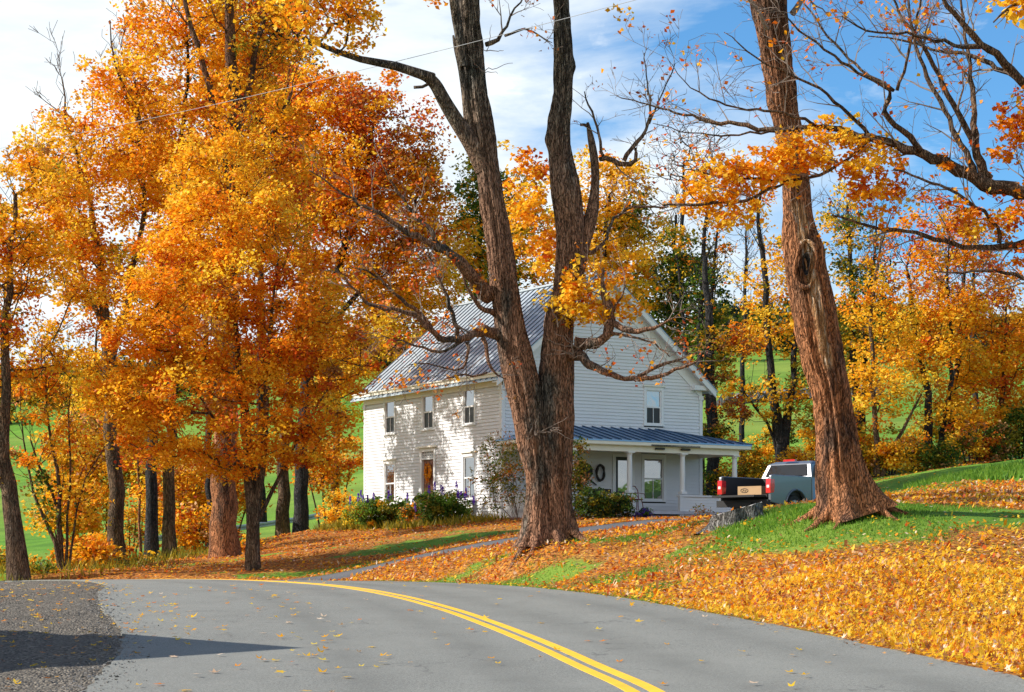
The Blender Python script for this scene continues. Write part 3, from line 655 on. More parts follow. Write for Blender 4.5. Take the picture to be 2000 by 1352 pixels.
# porch
PD, PZ, PT = 2.35, 2.93, 3.62
x0, x1, hipx = -.35, W_+.45, 7.05
FD = PD+.32
def pquad(mb, pts, th=.05):
    n = len(pts); v = pts+[(p[0], p[1], p[2]-th) for p in pts]
    mb.add(v, [tuple(range(n)), tuple(range(n, 2*n))[::-1]]+[(i, n+i, n+(i+1) % n, (i+1) % n) for i in range(n)])
pr = MB(); zt = PT; ze = PZ+.03
pquad(pr, [(x0, -FD, ze), (x1, -FD, ze), (hipx, -.03, zt), (x0+FD, -.03, zt)][:4])
pquad(pr, [(x1, -FD, ze-.001), (x1, -.02, ze-.001), (hipx, -.029, zt-.001)]); pquad(pr, [(x0, -.02, ze-.001), (x0, -FD, ze-.001), (x0+FD, -.029, zt-.001)])
proof = pr.build('porch_roof', M_proof, house)
ps = MB(); n = 23
for k in range(n+1):
    xx = x0+(x1-x0)*k/n
    yt = -.03 if x0+FD <= xx <= hipx else (-(FD)*(1-(x1-xx)/(x1-hipx)) if xx > hipx else -(FD)*(1-(xx-x0)/FD))
    yt = min(yt, -.03); zz = ze+(zt-ze)*(yt+FD)/(FD-.03)
    if yt+FD < .1: continue
    ps.prism([(-FD, ze), (yt, zz), (yt, zz+.045), (-FD, ze+.045)], 0, xx-.018, xx+.018)
ps.tube([(x1, -FD, ze+.02), (hipx, -.03, zt+.02)], .03, 5)
ps.build('roof_seam', M_pseam, proof)
pb = MB()
pb.box((x0+.03, -FD+.02, ze-.17), (x1-.03, -FD+.06, ze-.052)); pb.box((x1-.07, -FD+.06, ze-.17), (x1-.03, 0, ze-.053)); pb.box((x0+.03, -FD+.06, ze-.17), (x0+.07, 0, ze-.053))
pb.build('porch_fascia', M_cream, house)
pb = MB(); pb.box((.02, -PD-.09, PZ-.38), (W_-.02, -PD+.09, PZ-.16)); pb.box((W_-.2, -PD+.09, PZ-.379), (W_-.021, 0, PZ-.161)); pb.box((.021, -PD+.09, PZ-.379), (.2, 0, PZ-.161)); pb.build('porch_beam', M_cream, house)
pb = MB(); pb.box((x0+.07, -FD+.06, PZ-.16), (x1-.07, -.02, PZ-.14)); pb.build('porch_ceiling', M_cream, house)
pb = MB(); pb.box((5.0, -PD-.30, PZ-.155), (7.3, -PD-.24, PZ-.09)); pb.box((5.3, -PD-.2, PZ-.27), (5.7, -PD-.1, PZ-.2)); pb.box((6.5, -PD-.2, PZ-.27), (6.9, -PD-.1, PZ-.2)); pb.build('broken_gutter', M_dark, house)
for k, u in enumerate((.12, 1.72, 4.2, 6.67, 9.18)):
    c = MB(); c.box((u-.13, -PD-.13, 1.0), (u+.13, -PD+.13, 1.1)); c.lathe([(.11, 1.1), (.10, 1.14), (.105, 1.8), (.092, 2.42), (.11, 2.44), (.12, PZ-.38)], 14, (u, -PD, 0)); c.box((u-.15, -PD-.15, PZ-.425), (u+.15, -PD+.15, PZ-.381))
    c.build('porch_post', M_white, house)
pf = MB(); pf.box((.0, -PD-.16, .22), (W_, -.05, .34)); pf.box((4.4, -PD-.55, -.1), (6.5, -PD-.161, .14)); pf.build('porch_floor', pbr('porch_floor_paint', (.42, .41, .44), .6), house)
def lowwall(u0, u1):
    mb = MB(); z = .03
    while z < .86:
        mb.add([(u0, -PD-.10, z), (u1, -PD-.10, z), (u1, -PD-.085, z+.105), (u0, -PD-.085, z+.105), (u0, -PD+.02, z), (u1, -PD+.02, z)], [(0, 1, 2, 3), (4, 5, 1, 0)]); z += .105
    mb.box((u0, -PD-.08, -.2), (u1, -PD+.06, .9)); mb.box((u0-.05, -PD-.14, .9), (u1+.05, -PD+.12, .96)); mb.box((u0-.03, -PD-.12, -.2), (u0+.14, -PD-.081, .9)); mb.box((u1-.14, -PD-.12, -.2), (u1+.03, -PD-.081, .9))
    mb.build('low_wall', M_clap, house)
lowwall(.1, 4.32); lowwall(6.5, W_)
c = MB(); c.box((W_-.1, -PD+.07, -.2), (W_, -.06, .9)); c.box((W_-.14, -PD+.121, .899), (W_+.04, -.06, .96)); c.build('low_wall', M_white, house)
c = MB(); c.box((0, -PD+.07, -.2), (.1, -.06, .9)); c.box((.0, -PD+.12, .899), (.14, -.06, .96)); c.build('low_wall', M_white, house)

def at_house(name, lx, ly, lz, rz=0):
    q = HW(lx, ly, lz); return empty(name, tuple(q), UA+rz)
# wreath on the door
wr = at_house('door_wreath', -.01, 5.64, 1.98); tag(wr, 'orange autumn wreath hanging on the brown front door', 'wreath')
mb = MB(); th_ = np.linspace(0, 2*np.pi, 25)[:-1]
ring = [(0.0, .19*math.cos(a), .05+.25*math.sin(a)) for a in np.linspace(0, 2*np.pi, 25)]
mb.tube(ring, .055, 6, cap=False); mb.build('ring', pbr('wreath_straw', (.50, .22, .04), .9, var=.5, vs=30), wr)
for nm, k, cc in (('gold_leaves', 90, 'gold'), ('orange_leaves', 90, 'orange'), ('rust_leaves', 40, 'rust')):
    a = rng.random(k)*2*np.pi; V = np.stack([-.03-.04*rng.random(k), .19*np.cos(a)+.05*rng.normal(size=k), .05+.25*np.sin(a)+.05*rng.normal(size=k)], 1)
    if nm == 'orange_leaves': V[:40, 2] = -.28+.10*rng.normal(size=40); V[:40, 1] = .07*rng.normal(size=40)
    t_ = rng.normal(size=(k, 3)); t_ /= np.linalg.norm(t_, axis=1)[:, None]; u_ = np.cross(t_, rng.normal(size=(k, 3))); u_ /= np.linalg.norm(u_, axis=1)[:, None]
    quadmesh(nm, np.stack([V+t_*.05, V+u_*.03, V-t_*.05, V-u_*.03], 1), 4, [ML[cc]], parent=wr)
# things on the porch
bs = at_house('woven_basket', 3.72, -.06, 1.9); tag(bs, 'round dark woven basket hanging on the porch wall', 'basket')
mb = MB(); 
for r in (.06, .12, .18, .24, .29): mb.tube([(r*math.cos(a), -.03-.10*(1-r/.3), r*math.sin(a)) for a in np.linspace(0, 2*np.pi, 19)], .034, 5, cap=False)
mb.build('bowl', M_dark, bs); mb = MB(); mb.tube([(.1, -.03, -.27), (.5, -.03, -.52)], .025, 6); mb.build('handle', M_dark, bs)
bs = at_house('porch_wreath', 4.38, -.06, 1.85); tag(bs, 'oval dark vine wreath hanging on the porch wall', 'wreath')
mb = MB()
for q in range(5): mb.tube([((.17+.02*math.sin(5*a+q))*math.cos(a), -.04-.015*q, (.30+.02*math.cos(4*a+q))*math.sin(a)) for a in np.linspace(0, 2*np.pi, 25)], .035, 5, cap=False)
mb.build('vine_ring', M_dark, bs)
bn_ = at_house('porch_bench', 3.7, -.45, .34); tag(bn_, 'long dark wooden bench against the porch wall', 'bench')
mb = MB(); mb.box((-1.1, -.25, .42), (1.1, .25, .48)); mb.build('seat', M_door, bn_)
mb = MB(); mb.box((-1.1, .2, .66), (1.1, .25, .88)); mb.build('backrest', M_dark, bn_)
for s_ in (-1, 1):
    mb = MB(); mb.box((s_*1.0-.04, -.24, 0), (s_*1.0+.04, .26, .66 if 0 else .419)); mb.box((s_*1.0-.03, .2, .48), (s_*1.0+.03, .249, .66)); mb.build('leg', M_dark, bn_)
mb = MB(); rb = at_house('red_cushion', 4.35, -.45, .83); mb.prism([(-.45, 0), (.45, 0), (.42, .09), (.0, .13), (-.42, .09)], 1, -.2, .2); mb.build('cushion_cover', M_redp, rb); tag(rb, 'red cushion lying on the dark porch bench', 'cushion')
ch = at_house('red_chair', 4.95, -PD+.55, .34, .3); tag(ch, 'small dark red metal chair beside the porch steps', 'chair')
MR = pbr('dark_red_metal', (.16, .02, .02), .5)
mb = MB(); mb.lathe([(.2, .42), (.22, .44), (.2, .46)], 14); mb.build('seat', MR, ch)
for a in (45, 135, 225, 315): mb = MB(); mb.tube([(.16*math.cos(R(a)), .16*math.sin(R(a)), .43), (.24*math.cos(R(a)), .24*math.sin(R(a)), 0)], .016, 6); mb.build('leg', MR, ch)
mb = MB(); mb.tube([(-.2, .1, .44), (-.22, .16, .8), (-.1, .2, .95), (.1, .2, .95), (.22, .16, .8), (.2, .1, .44)], .018, 6); mb.tube([(-.2, .14, .68), (0, .2, .72), (.2, .14, .68)], .014, 6)
mb.tube([(-.22, .15, .7), (-.3, -.1, .66), (-.22, -.2, .5)], .014, 6); mb.tube([(.22, .15, .7), (.3, -.1, .66), (.22, -.2, .5)], .014, 6); mb.build('backrest', MR, ch)

# ------------------------------------------------------------------ pickup truck
tz = float(H(7.9, 60.9)); truck = empty('pickup_truck', (7.0, 60.15, tz), R(-45)+0.0)
tag(truck, 'silver pickup truck with lowered tailgate parked beside the porch', 'truck')
def side_poly(arches):
    pts = [(0, .62), (0, 1.12), (0.02, 1.36)]
    pts += [(2.05, 1.38)]
    return pts
def arc(cx, cz, r, a0, a1, n=10): return [(cx+r*math.cos(R(a0+(a1-a0)*i/n)), cz+r*math.sin(R(a0+(a1-a0)*i/n))) for i in range(n+1)]
# local: y forward from the rear, x right, z up
for s_ in (-1, 1):
    poly = [(0, .55), (0.0, 1.15), (.03, 1.34), (.10, 1.37), (2.02, 1.37), (2.02, .46), (1.80, .46)]+arc(1.25, .42, .50, 4, 176)+[(.62, .46)]
    mb = MB(); mb.prism(poly, 0, s_*.90, s_*1.0) if s_ > 0 else mb.prism(poly, 0, -1.0, -.90)
    o = mb.build('bed_side', M_silver, truck); bv = o.modifiers.new('bevel', 'BEVEL'); bv.width = .02; bv.segments = 2; bv.limit_method = 'ANGLE'
    mb = MB(); mb.tube([(s_*1.003, 1.25+.53*math.cos(R(a)), .42+.53*math.sin(R(a))) for a in range(0, 181, 12)], .03, 6); mb.build('wheel_arch_trim', M_silver, truck)
    mb = MB(); mb.box((min(s_*.86, s_*.899), .06, .78), (max(s_*.86, s_*.899), 2.0, 1.35)); mb.build('bed_liner', M_liner, truck)
    # tail lamp
    mb = MB(); mb.prism([(-.035, .82), (-.045, 1.0), (-.03, 1.24), (.16, 1.23), (.17, 1.0), (.13, .84)], 0, *( (s_*.84, s_*1.012) if s_ > 0 else (-1.012, -.84)))
    tl = mb.build('tail_lamp', M_tail, truck); mb = MB(); mb.box((min(s_*.88, s_*.97), -.052, .98), (max(s_*.88, s_*.97), -.044, 1.06)); mb.build('reversing_lens', M_white, tl)
    # front fender
    poly = [(4.0, .46), (4.0, 1.10), (5.3, 1.02), (5.5, .85), (5.52, .5), (5.25, .46)]+arc(4.72, .42, .48, 4, 176)+[(4.1, .46)]
    mb = MB(); mb.prism(poly, 0, *((s_*.86, s_*.99) if s_ > 0 else (-.99, -.86))); mb.build('fender', M_silver, truck)
    for wy in (1.25, 4.72):
        wx = s_*.80
        def wheel_prof(mb, prof):
            k = 22; n = len(prof); v = []
            for (r, xx) in prof:
                for j in range(k): v.append((wx+s_*xx, wy+r*math.cos(2*math.pi*j/k), .39+r*math.sin(2*math.pi*j/k)))
            mb.add(v, [(i*k+j, i*k+(j+1) % k, (i+1)*k+(j+1) % k, (i+1)*k+j) for i in range(n-1) for j in range(k)]+[tuple(range(k)), tuple(range((n-1)*k, n*k))])
        mb = MB(); wheel_prof(mb, [(.25, -.12), (.37, -.12), (.395, -.08), (.395, .10), (.37, .14), (.25, .14)]); wh = mb.build('tyre', M_tyre, truck, smooth=False)
        mb = MB(); wheel_prof(mb, [(.25, .141), (.24, .15), (.2, .11), (.08, .13), (.04, .15)])
        for q in range(6):
            a = q*math.pi/3; mb.tube([(wx+s_*.15, wy+.04*math.cos(a), .39+.04*math.sin(a)), (wx+s_*.145, wy+.24*math.cos(a), .39+.24*math.sin(a))], .035, 6)
        mb.build('rim', M_rim, wh)
mb = MB(); mb.box((-.86, .0, .70), (.86, 2.0, .78)); mb.box((-.88, 1.98, .5), (.88, 2.03, 1.37)); mb.box((-.86, .5, .3), (.86, 4.0, .69)); mb.build('bed_floor', M_liner, truck)
mb = MB(); mb.box((-.80, -.56, .70), (.80, -.01, .76)); tgx = mb.build('tailgate', M_liner, truck)
mb = MB(); mb.box((-.98, -.12, .42), (.98, .04, .62)); mb.box((-.4, -.2, .40), (.4, -.121, .55)); mb.build('rear_bumper', M_liner, truck)
# cab as a lofted shell
cabp = [(2.06, .46), (2.06, 1.36), (2.22, 1.80), (2.42, 1.88), (3.3, 1.88), (3.6, 1.80), (4.15, 1.28), (4.15, .46)]
mb = MB(); n = len(cabp); v = []
for s_ in (-1, 1):
    for (y, z) in cabp: v.append((s_*(1.0 if z < 1.4 else (.84 if z < 1.85 else .70)), y, z))
f = [tuple(range(n)), tuple(range(2*n-1, n-1, -1))]+[(i, n+i, n+(i+1) % n, (i+1) % n) for i in range(n)]
mb.add(v, f); cab = mb.build('cab', M_silver, truck); bv = cab.modifiers.new('bevel', 'BEVEL'); bv.width = .045; bv.segments = 3; bv.limit_method = 'ANGLE'
mb = MB(); mb.add([(-.80, 2.085, 1.42), (.80, 2.085, 1.42), (.68, 2.215, 1.77), (-.68, 2.215, 1.77), (-.80, 2.14, 1.42), (.80, 2.14, 1.42), (.68, 2.26, 1.77), (-.68, 2.26, 1.77)], [(0, 1, 2, 3), (0, 4, 5, 1), (3, 2, 6, 7), (0, 3, 7, 4), (1, 5, 6, 2), (4, 7, 6, 5)])
v0 = mb.v[0]; v0[:, 1] -= .035; mb.build('rear_window', M_tint, truck)
for s_ in (-1, 1):
    for (y0, y1, yt0, yt1) in ((2.35, 3.05, 2.48, 3.05), (3.15, 3.95, 3.15, 3.55)):
        mb = MB(); a, b_ = s_*.985, s_*.86
        mb.add([(a+s_*.012, y0, 1.40), (a+s_*.012, y1, 1.40), (b_+s_*.012, yt1, 1.76), (b_+s_*.012, yt0, 1.76), (a-s_*.03, y0, 1.40), (a-s_*.03, y1, 1.40), (b_-s_*.03, yt1, 1.76), (b_-s_*.03, yt0, 1.76)], [(0, 1, 2, 3), (4, 7, 6, 5), (0, 4, 5, 1), (3, 2, 6, 7), (0, 3, 7, 4), (1, 5, 6, 2)])
        mb.build('side_window', M_tint, truck)
    mb = MB(); mb.box((min(s_*1.0, s_*1.2), 3.8, 1.32), (max(s_*1.0, s_*1.2), 3.9, 1.52)); mb.build('wing_mirror', M_black, truck)
mb = MB(); mb.add([(-.92, 4.14, 1.31), (.92, 4.14, 1.31), (.74, 3.66, 1.78), (-.74, 3.66, 1.78), (-.92, 4.08, 1.30), (.92, 4.08, 1.30), (.74, 3.60, 1.77), (-.74, 3.60, 1.77)], [(0, 3, 2, 1), (4, 5, 6, 7), (0, 1, 5, 4), (2, 3, 7, 6), (0, 4, 7, 3), (1, 2, 6, 5)]); mb.v[0][:, 1] += .03; mb.build('windscreen', M_tint, truck)
mb = MB(); mb.prism([(4.151, .6), (4.151, 1.16), (5.3, 1.06), (5.5, .9), (5.52, .5)], 0, -.859, .859); mb.build('bonnet', M_silver, truck)
mb = MB(); mb.box((-.95, 5.521, .42), (.95, 5.62, .66)); mb.build('front_bumper', M_rim, truck)
mb = MB(); mb.box((-.22, 2.20, 1.875), (.22, 2.30, 1.935)); mb.build('brake_lamp', M_tail, truck)
cb = empty('cardboard_box', tuple((truck.matrix_basis @ Vector((.05, .45, .782)))), R(-45)+.1)
cb.location = Vector((7.0, 60.15, tz))+Matrix.Rotation(R(-45), 3, 'Z') @ Vector((-.05, .5, .785)); tag(cb, 'brown cardboard carton lying in the open truck bed', 'box')
mb = MB(); mb.box((-.42, -.22, 0), (.42, .22, .27)); car = mb.build('carton', M_card, cb)
mb = MB(); mb.tube([(-.18+.13*math.cos(a), -.224, .14+.06*math.sin(a)) for a in np.linspace(0, 2*np.pi, 20)], .009, 4, cap=False); mb.tube([(-.25, -.224, .11), (-.2, -.224, .17), (-.16, -.224, .11), (-.11, -.224, .17)], .009, 4); mb.build('printed_mark', M_box, cb)

# ------------------------------------------------------------------ offscreen barn whose gable throws the pointed shadow on the road
def sunhit(x, y, dz):      # ground point + height dz towards the sun
    k = dz/sv.z; return np.array([x+sv.x*k, y+sv.y*k])
tipx, tipy = P(600, 1272, 25.6)[:2]; gz = float(H(-12, 26))
rid = 6.5; bp = sunhit(tipx, tipy, rid-( float(H(tipx, tipy))*0)+gz-float(H(tipx, tipy)))
barn = empty('barn', (bp[0], bp[1], gz), 0); tag(barn, 'red board barn with steep gable beside the gravel turnout', 'barn')
hw, ez = 6.6, 2.0
mb = MB(); mb.prism([(-hw+.3, -.5), (hw-.3, -.5), (hw-.3, ez), (0, rid-.3), (-hw+.3, ez)], 0, -9, -.35)
v = mb.v[0].copy(); mb.v[0] = v; mb.build('wall', M_barn, barn)
mb = MB()
for s_ in (-1, 1): mb.prism([(0, rid-.14), (s_*hw, ez-.25), (s_*hw, ez-.13), (0, rid)], 0, -9.3, 0)
mb.build('roof', M_roof, barn)
mb = MB(); mb.box((-.349, -1.2, -.2), (-.31, 1.2, 2.3)); dd = mb.build('door', M_white, barn); mb = MB(); mb.tube([(-.3, .9, 1.0), (-.28, .9, 1.2)], .02, 6); mb.build('handle', M_black, dd)

# ------------------------------------------------------------------ guardrail, stone walls, power line
def rail(pts):
    root = empty('guardrail', tuple(G(*pts[0]))); tag(root, 'grey steel guardrail running along the far side of the meadow edge', 'guardrail')
    q = [G(a, Y) for a, Y in pts]; q = np.array(q); q = q-q[0]; q = smooth_line(q, 2.0)
    mb = MB(); T = np.gradient(q, axis=0); T /= np.linalg.norm(T, axis=1)[:, None]; N = np.c_[T[:, 1], -T[:, 0], 0*T[:, 0]]
    prof = [(0, .82), (.06, .78), (.06, .72), (0, .67), (.06, .62), (.06, .55), (0, .51)]
    V = q[:, None]+np.array([p[0] for p in prof])[None, :, None]*N[:, None]+np.array([[0, 0, p[1]] for p in prof])[None]
    k = len(prof); f = [(i*k+j, i*k+j+1, (i+1)*k+j+1, (i+1)*k+j) for i in range(len(q)-1) for j in range(k-1)]
    mb.add(V.reshape(-1, 3), f); mb.add((V-N[:, None]*.012).reshape(-1, 3), f); mb.build('beam', M_rail, root)
    for i in range(0, len(q), 2):
        mb = MB(); c = q[i]-N[i]*.09; mb.box(c+[-.07, -.07, -.4], c+[.07, .07, .76]); mb.build('post', M_pole, root)
rail([(230, 101), (330, 103), (440, 106), (540, 109), (640, 113), (720, 117), (820, 124)])
def stonewall(pts, label, grp=None):
    root = empty('stone_wall', tuple(G(*pts[0]))); tag(root, label, 'stone wall')
    q = np.array([G(a, Y) for a, Y in pts]); o0 = q[0].copy(); q = smooth_line(q-o0, .8); mb = MB()
    for p in q:
        for z in (.2, .55):
            for d in (-.25, .25):
                c = p+np.array([rng.normal()*.15, d+rng.normal()*.1, z]); s = .28+.2*rng.random(3); M = Matrix.Translation(Vector(c)) @ Matrix.Rotation(rng.random()*3, 4, Vector(rng.normal(size=3)).normalized())
                mb.box(-s, s, 0, M)
    mb.build('stone_courses', M_mstone, root)
stonewall([(1400, 196), (1500, 197), (1600, 198), (1740, 200)], 'dark dry stone wall crossing the green meadow behind the leaning trunk')
def wire_end(px, py, Y): return P(px, py, Y)
wa, wb = wire_end(-420, 350, 85), wire_end(2420, -330, 30)
tt = np.linspace(0, 1, 60)[:, None]; wp = wa*(1-tt)+wb*tt; 
_r = (640-CX)/F; k0 = (_r*wa[1]-wa[0])/((wb[0]-wa[0])-_r*(wb[1]-wa[1])); mid = P(640, 153, wa[1]+k0*(wb[1]-wa[1])); sag = (wa[2]*(1-k0)+wb[2]*k0-mid[2])/(4*k0*(1-k0)); wp[:, 2] -= (4*sag*tt*(1-tt))[:, 0]
mb = MB(); mb.tube(wp-wp[0], .007, 5); o = mb.build('power_line', M_wire, None, tuple(wp[0])); tag(o, 'thin overhead cable crossing in front of the treetops and twin trunk', 'cable')
for nm, e, lab in (('a', wa, 'wooden utility pole left of the maples carrying the cable'), ('b', wb, 'wooden utility pole up the slope on the right carrying the cable')):
    gz_ = float(H(e[0], e[1])); pl = empty('utility_pole', (e[0], e[1]+.12, gz_)); tag(pl, lab, 'pole')
    mb = MB(); mb.tube([(0, 0, -.5), (0, 0, e[2]-gz_+.6)], [.17, .11], 10); mb.build('pole', M_pole, pl)
    mb = MB(); mb.box((-.9, -.06, e[2]-gz_-.12), (.9, .06, e[2]-gz_)); mb.build('crossarm', M_pole, pl)

# ------------------------------------------------------------------ trees
def wobble(p0, p1, n, amp, bend=None):
    p0 = np.asarray(p0, float); p1 = np.asarray(p1, float); t = np.linspace(0, 1, n)[:, None]
    L = np.linalg.norm(p1-p0); q = p0*(1-t)+p1*t
    if bend is not None: q = q+np.asarray(bend)[None]*(4*t*(1-t))
    w = rng.normal(size=(n, 3))*amp*L/n**.5; w[0] = 0; w = np.cumsum(w, 0)*.6; w -= t*w[-1]
    return q+w
def twigs(mb, q, dens, length, levels=3, r0=None, up=.15, start=.15, tips=None, rmin=.0035, plane=1.0, droop=0.0):
    """side twigs on a limb q (x,y,z,r)"""
    d = np.r_[0, np.cumsum(np.linalg.norm(np.diff(q[:, :3], axis=0), axis=1))]; L = d[-1]; n = int(L*(1-start)*dens+rng.random())
    for _ in range(n):
        u = start+(1-start)*rng.random(); s = u*L; i = int(min(np.searchsorted(d, s), len(q)-1)); p = q[i, :3]; T = q[i]-q[max(0, i-1)] if i else q[1]-q[0]; T = T[:3]/(np.linalg.norm(T[:3])+1e-9)
        rv = rng.normal(size=3)*[1, plane, 1]; rv -= T*rv.dot(T); rv /= np.linalg.norm(rv)+1e-9
        a = R(28+35*rng.random()); D = T*math.cos(a)+rv*math.sin(a)+np.array([0, 0, up]); D /= np.linalg.norm(D)
        ll = length*(.4+.9*rng.random())*(1.15-.55*u); m = max(4, int(ll/.16)); e = p+D*ll; e[2] -= droop*ll
        pts = wobble(p, e, m, .09); r = min(q[i, 3]*.6, .010+.012*ll) if r0 is None else min(r0, q[i, 3]*.7)
        rr = np.linspace(max(r, rmin), rmin, m); mb.tube(pts, rr, 5 if r > .02 else 3, cap=False)
        if tips is not None: tips.append(pts[-1]); tips.append(pts[m//2])
        if levels > 1: twigs(mb, np.c_[pts, rr], dens*1.5, length*.52, levels-1, None, up, .12, tips, rmin, plane, droop)
class Wood:
    """skeleton with pipe-model radii"""
    def __init__(s): s.p = []; s.par = []; s.path = []; s.fixed = []
    def add_path(s, pts, parent, fixed=None):
        ids = [] if parent is None else [parent]
        for i, q in enumerate(pts):
            s.p.append(np.asarray(q, float)); s.par.append(ids[-1] if ids else -1); s.fixed.append(0 if fixed is None else fixed[i]); ids.append(len(s.p)-1)
        s.path.append(ids); return ids
    def finish(s, tip=.012, ex=2.3):
        n = len(s.p); r = np.zeros(n); ch = np.zeros(n)
        for i in range(n-1, -1, -1):
            v = r[i] if r[i] > 0 else tip**ex
            if r[i] == 0: r[i] = v
            r[i] = max(r[i], tip**ex)
            if s.par[i] >= 0: r[s.par[i]] += r[i]
        s.r = r**(1/ex); f = np.array(s.fixed); s.r = np.where(f > 0, f, s.r); return s.r
def grow(wd, targets, start_bias=.35, zpen=.9, amp=.035):
    """connect targets (N,3) to the skeleton, nearest first"""
    pts = np.array(wd.p); ax_ = pts.copy()
    d0 = np.sqrt(((targets[:, None]-ax_[None])**2).sum(-1)).min(1)
    cap = len(wd.p)+len(targets)*5; A = np.zeros((cap, 3)); A[:len(pts)] = pts; n = len(pts)
    for i in np.argsort(d0):
        t = targets[i]; v = t-A[:n]; d = np.sqrt((v**2).sum(1)); pen = np.where(v[:, 2] < d*.12, (d*.12-v[:, 2])*zpen, 0)
        j = int((d+pen*1.6).argmin()); L = d[j]; k = int(np.clip(L/.8, 2, 5))
        q = wobble(A[j], t, k+1, amp, (0, 0, -L*.07+0*start_bias))[1:]
        wd.add_path(q, j); A[n:n+len(q)] = q; n += len(q)
def wood_mesh(name, wd, matr, parent, kmin=4, kbig=10, org=None, minr=0, mb=None):
    mb = mb or MB()
    for ids in wd.path:
        if len(ids) < 2: continue
        pts = np.array([wd.p[i] for i in ids])-org; r = np.array([wd.r[i] for i in ids])
        if wd.par[ids[1]] == ids[0] and ids[0] != ids[1] and len(ids) > 1 and r[0] > r[1]*1.2: r[0] = r[1]*1.15
        if r.max() < minr: continue
        mb.tube(pts, r, kbig if r.max() > .09 else (6 if r.max() > .035 else kmin), cap=False)
    return mb.build(name, matr, parent, smooth=True)
def leafcloud(name, C, cnt, spread, size, keys, pal, parent, org, hor=.5, elong=.62):
    """C clusters, pal: per-cluster material index probabilities"""
    N = len(C); cnt = np.maximum(1, (cnt*(.5+rng.random(N))).astype(int)) if np.ndim(cnt) == 0 else cnt
    ci = np.repeat(np.arange(N), cnt); n = len(ci)
    g = rng.normal(size=(n, 3)); g /= np.linalg.norm(g, axis=1)[:, None]; g *= (rng.random(n)**.45)[:, None]
    sc = spread*(.6+.8*rng.random(N)); pos = C[ci]-org+g*sc[ci][:, None]*np.array([1, 1, .62]); pos[:, 2] -= (g[:, 0]**2+g[:, 1]**2)*sc[ci]*.22
    nv = rng.normal(size=(n, 3)); nv[:, 2] += hor*np.sign(nv[:, 2]); nv /= np.linalg.norm(nv, axis=1)[:, None]
    t_ = np.cross(nv, rng.normal(size=(n, 3))); t_ /= np.linalg.norm(t_, axis=1)[:, None]+1e-9; b_ = np.cross(nv, t_)
    s = size*(.6+.8*rng.random(n))[:, None]*.5
    V = np.stack([pos+t_*s, pos+b_*s*elong*1.2+nv*s*.25+t_*s*.15, pos-t_*s*.9, pos-b_*s*elong*1.2+nv*s*.25+t_*s*.15], 1)
    mi = pal[ci]; fl = rng.random(n) < .18; mi = np.where(fl, pal[rng.integers(0, N, n)], mi)
    return quadmesh(name, V, 4, [ML[k] for k in keys], mi, parent)
def blob_points(blobs, n):
    """blobs: (px,py,rx,ry,Y,depth_radius,weight)"""
    wts = np.array([b[2]*b[3]*b[6] for b in blobs], float); ns = np.maximum(1, (n*wts/wts.sum()).astype(int)); out = []; bi = []
    for k, (b, m_) in enumerate(zip(blobs, ns)):
        g = rng.normal(size=(m_, 3)); g /= np.linalg.norm(g, axis=1)[:, None]; g *= (rng.random(m_)**.42)[:, None]
        s = b[4]/F; c = P(b[0], b[1], b[4]); out.append(c+g*np.array([b[2]*s, b[5], b[3]*s])); bi += [k]*m_
    return np.concatenate(out), np.array(bi)
def tree(name, label, base, trunk, blobs, n, per, spread, size, keys, wts, bark='brown', cat='tree', group=None, tip=.012, seed=0, hor=.5, gap=0, zbase=None):
    """base (px,Y); trunk: list of stems, each [(px,py,dY,width_px)...] starting at the base"""
    global rng; keep = rng; rng = np.random.default_rng(1000+seed)
    org = G(base[0], base[1]); root = empty(name, tuple(org)); tag(root, label, cat, group)
    wd = Wood(); Y0 = base[1]
    for st in trunk:
        pts = [P(a, b, Y0+c) for a, b, c, w_ in st]; rr = [w_/2/F*(Y0+c) for a, b, c, w_ in st]
        pts = [pts[0]-np.array([0, 0, .25])]+pts[1:] if len(pts) else pts
        pts = np.array(pts); d = np.r_[0, np.cumsum(np.linalg.norm(np.diff(pts, axis=0), axis=1))]; s = np.linspace(0, d[-1], max(4, int(d[-1]/.7)))
        q = np.stack([np.interp(s, d, pts[:, i]) for i in range(3)], 1); r = np.interp(s, d, rr)
        q[2:-1] += rng.normal(size=(len(q)-3, 3))*.05
        r[0] *= 1.45
        if len(r) > 2: r[1] *= 1.08
        wd.add_path(q, None, list(r))
    if n:
        T, bi = blob_points(blobs, n); grow(wd, T)
    wd.finish(tip)
    tm = MB()
    if cat == 'tree' and n:
        for ids in wd.path[:len(trunk)]:
            q = np.c_[np.array([wd.p[i] for i in ids])-org, np.array([wd.r[i] for i in ids])]
            twigs(tm, q, 1.5, 2.2, 3, start=.55, rmin=.009, up=.45)
    wood_mesh('trunk', wd, BK[bark], root, org=org, minr=0, mb=tm)
    if n:
        pw = np.array([wts[min(k, len(wts)-1)] if isinstance(wts[0], (list, tuple)) else wts for k in bi], float); pw /= pw.sum(1)[:, None]
        pal = (rng.random(len(T))[:, None] > np.cumsum(pw, 1)).sum(1); pal = np.minimum(pal, len(keys)-1)
        leafcloud('crown', T, per, spread, size, keys, pal, root, org, hor)
    rng = keep; return root
FK = ['yellow', 'gold', 'orange', 'red', 'rust', 'olive', 'green']
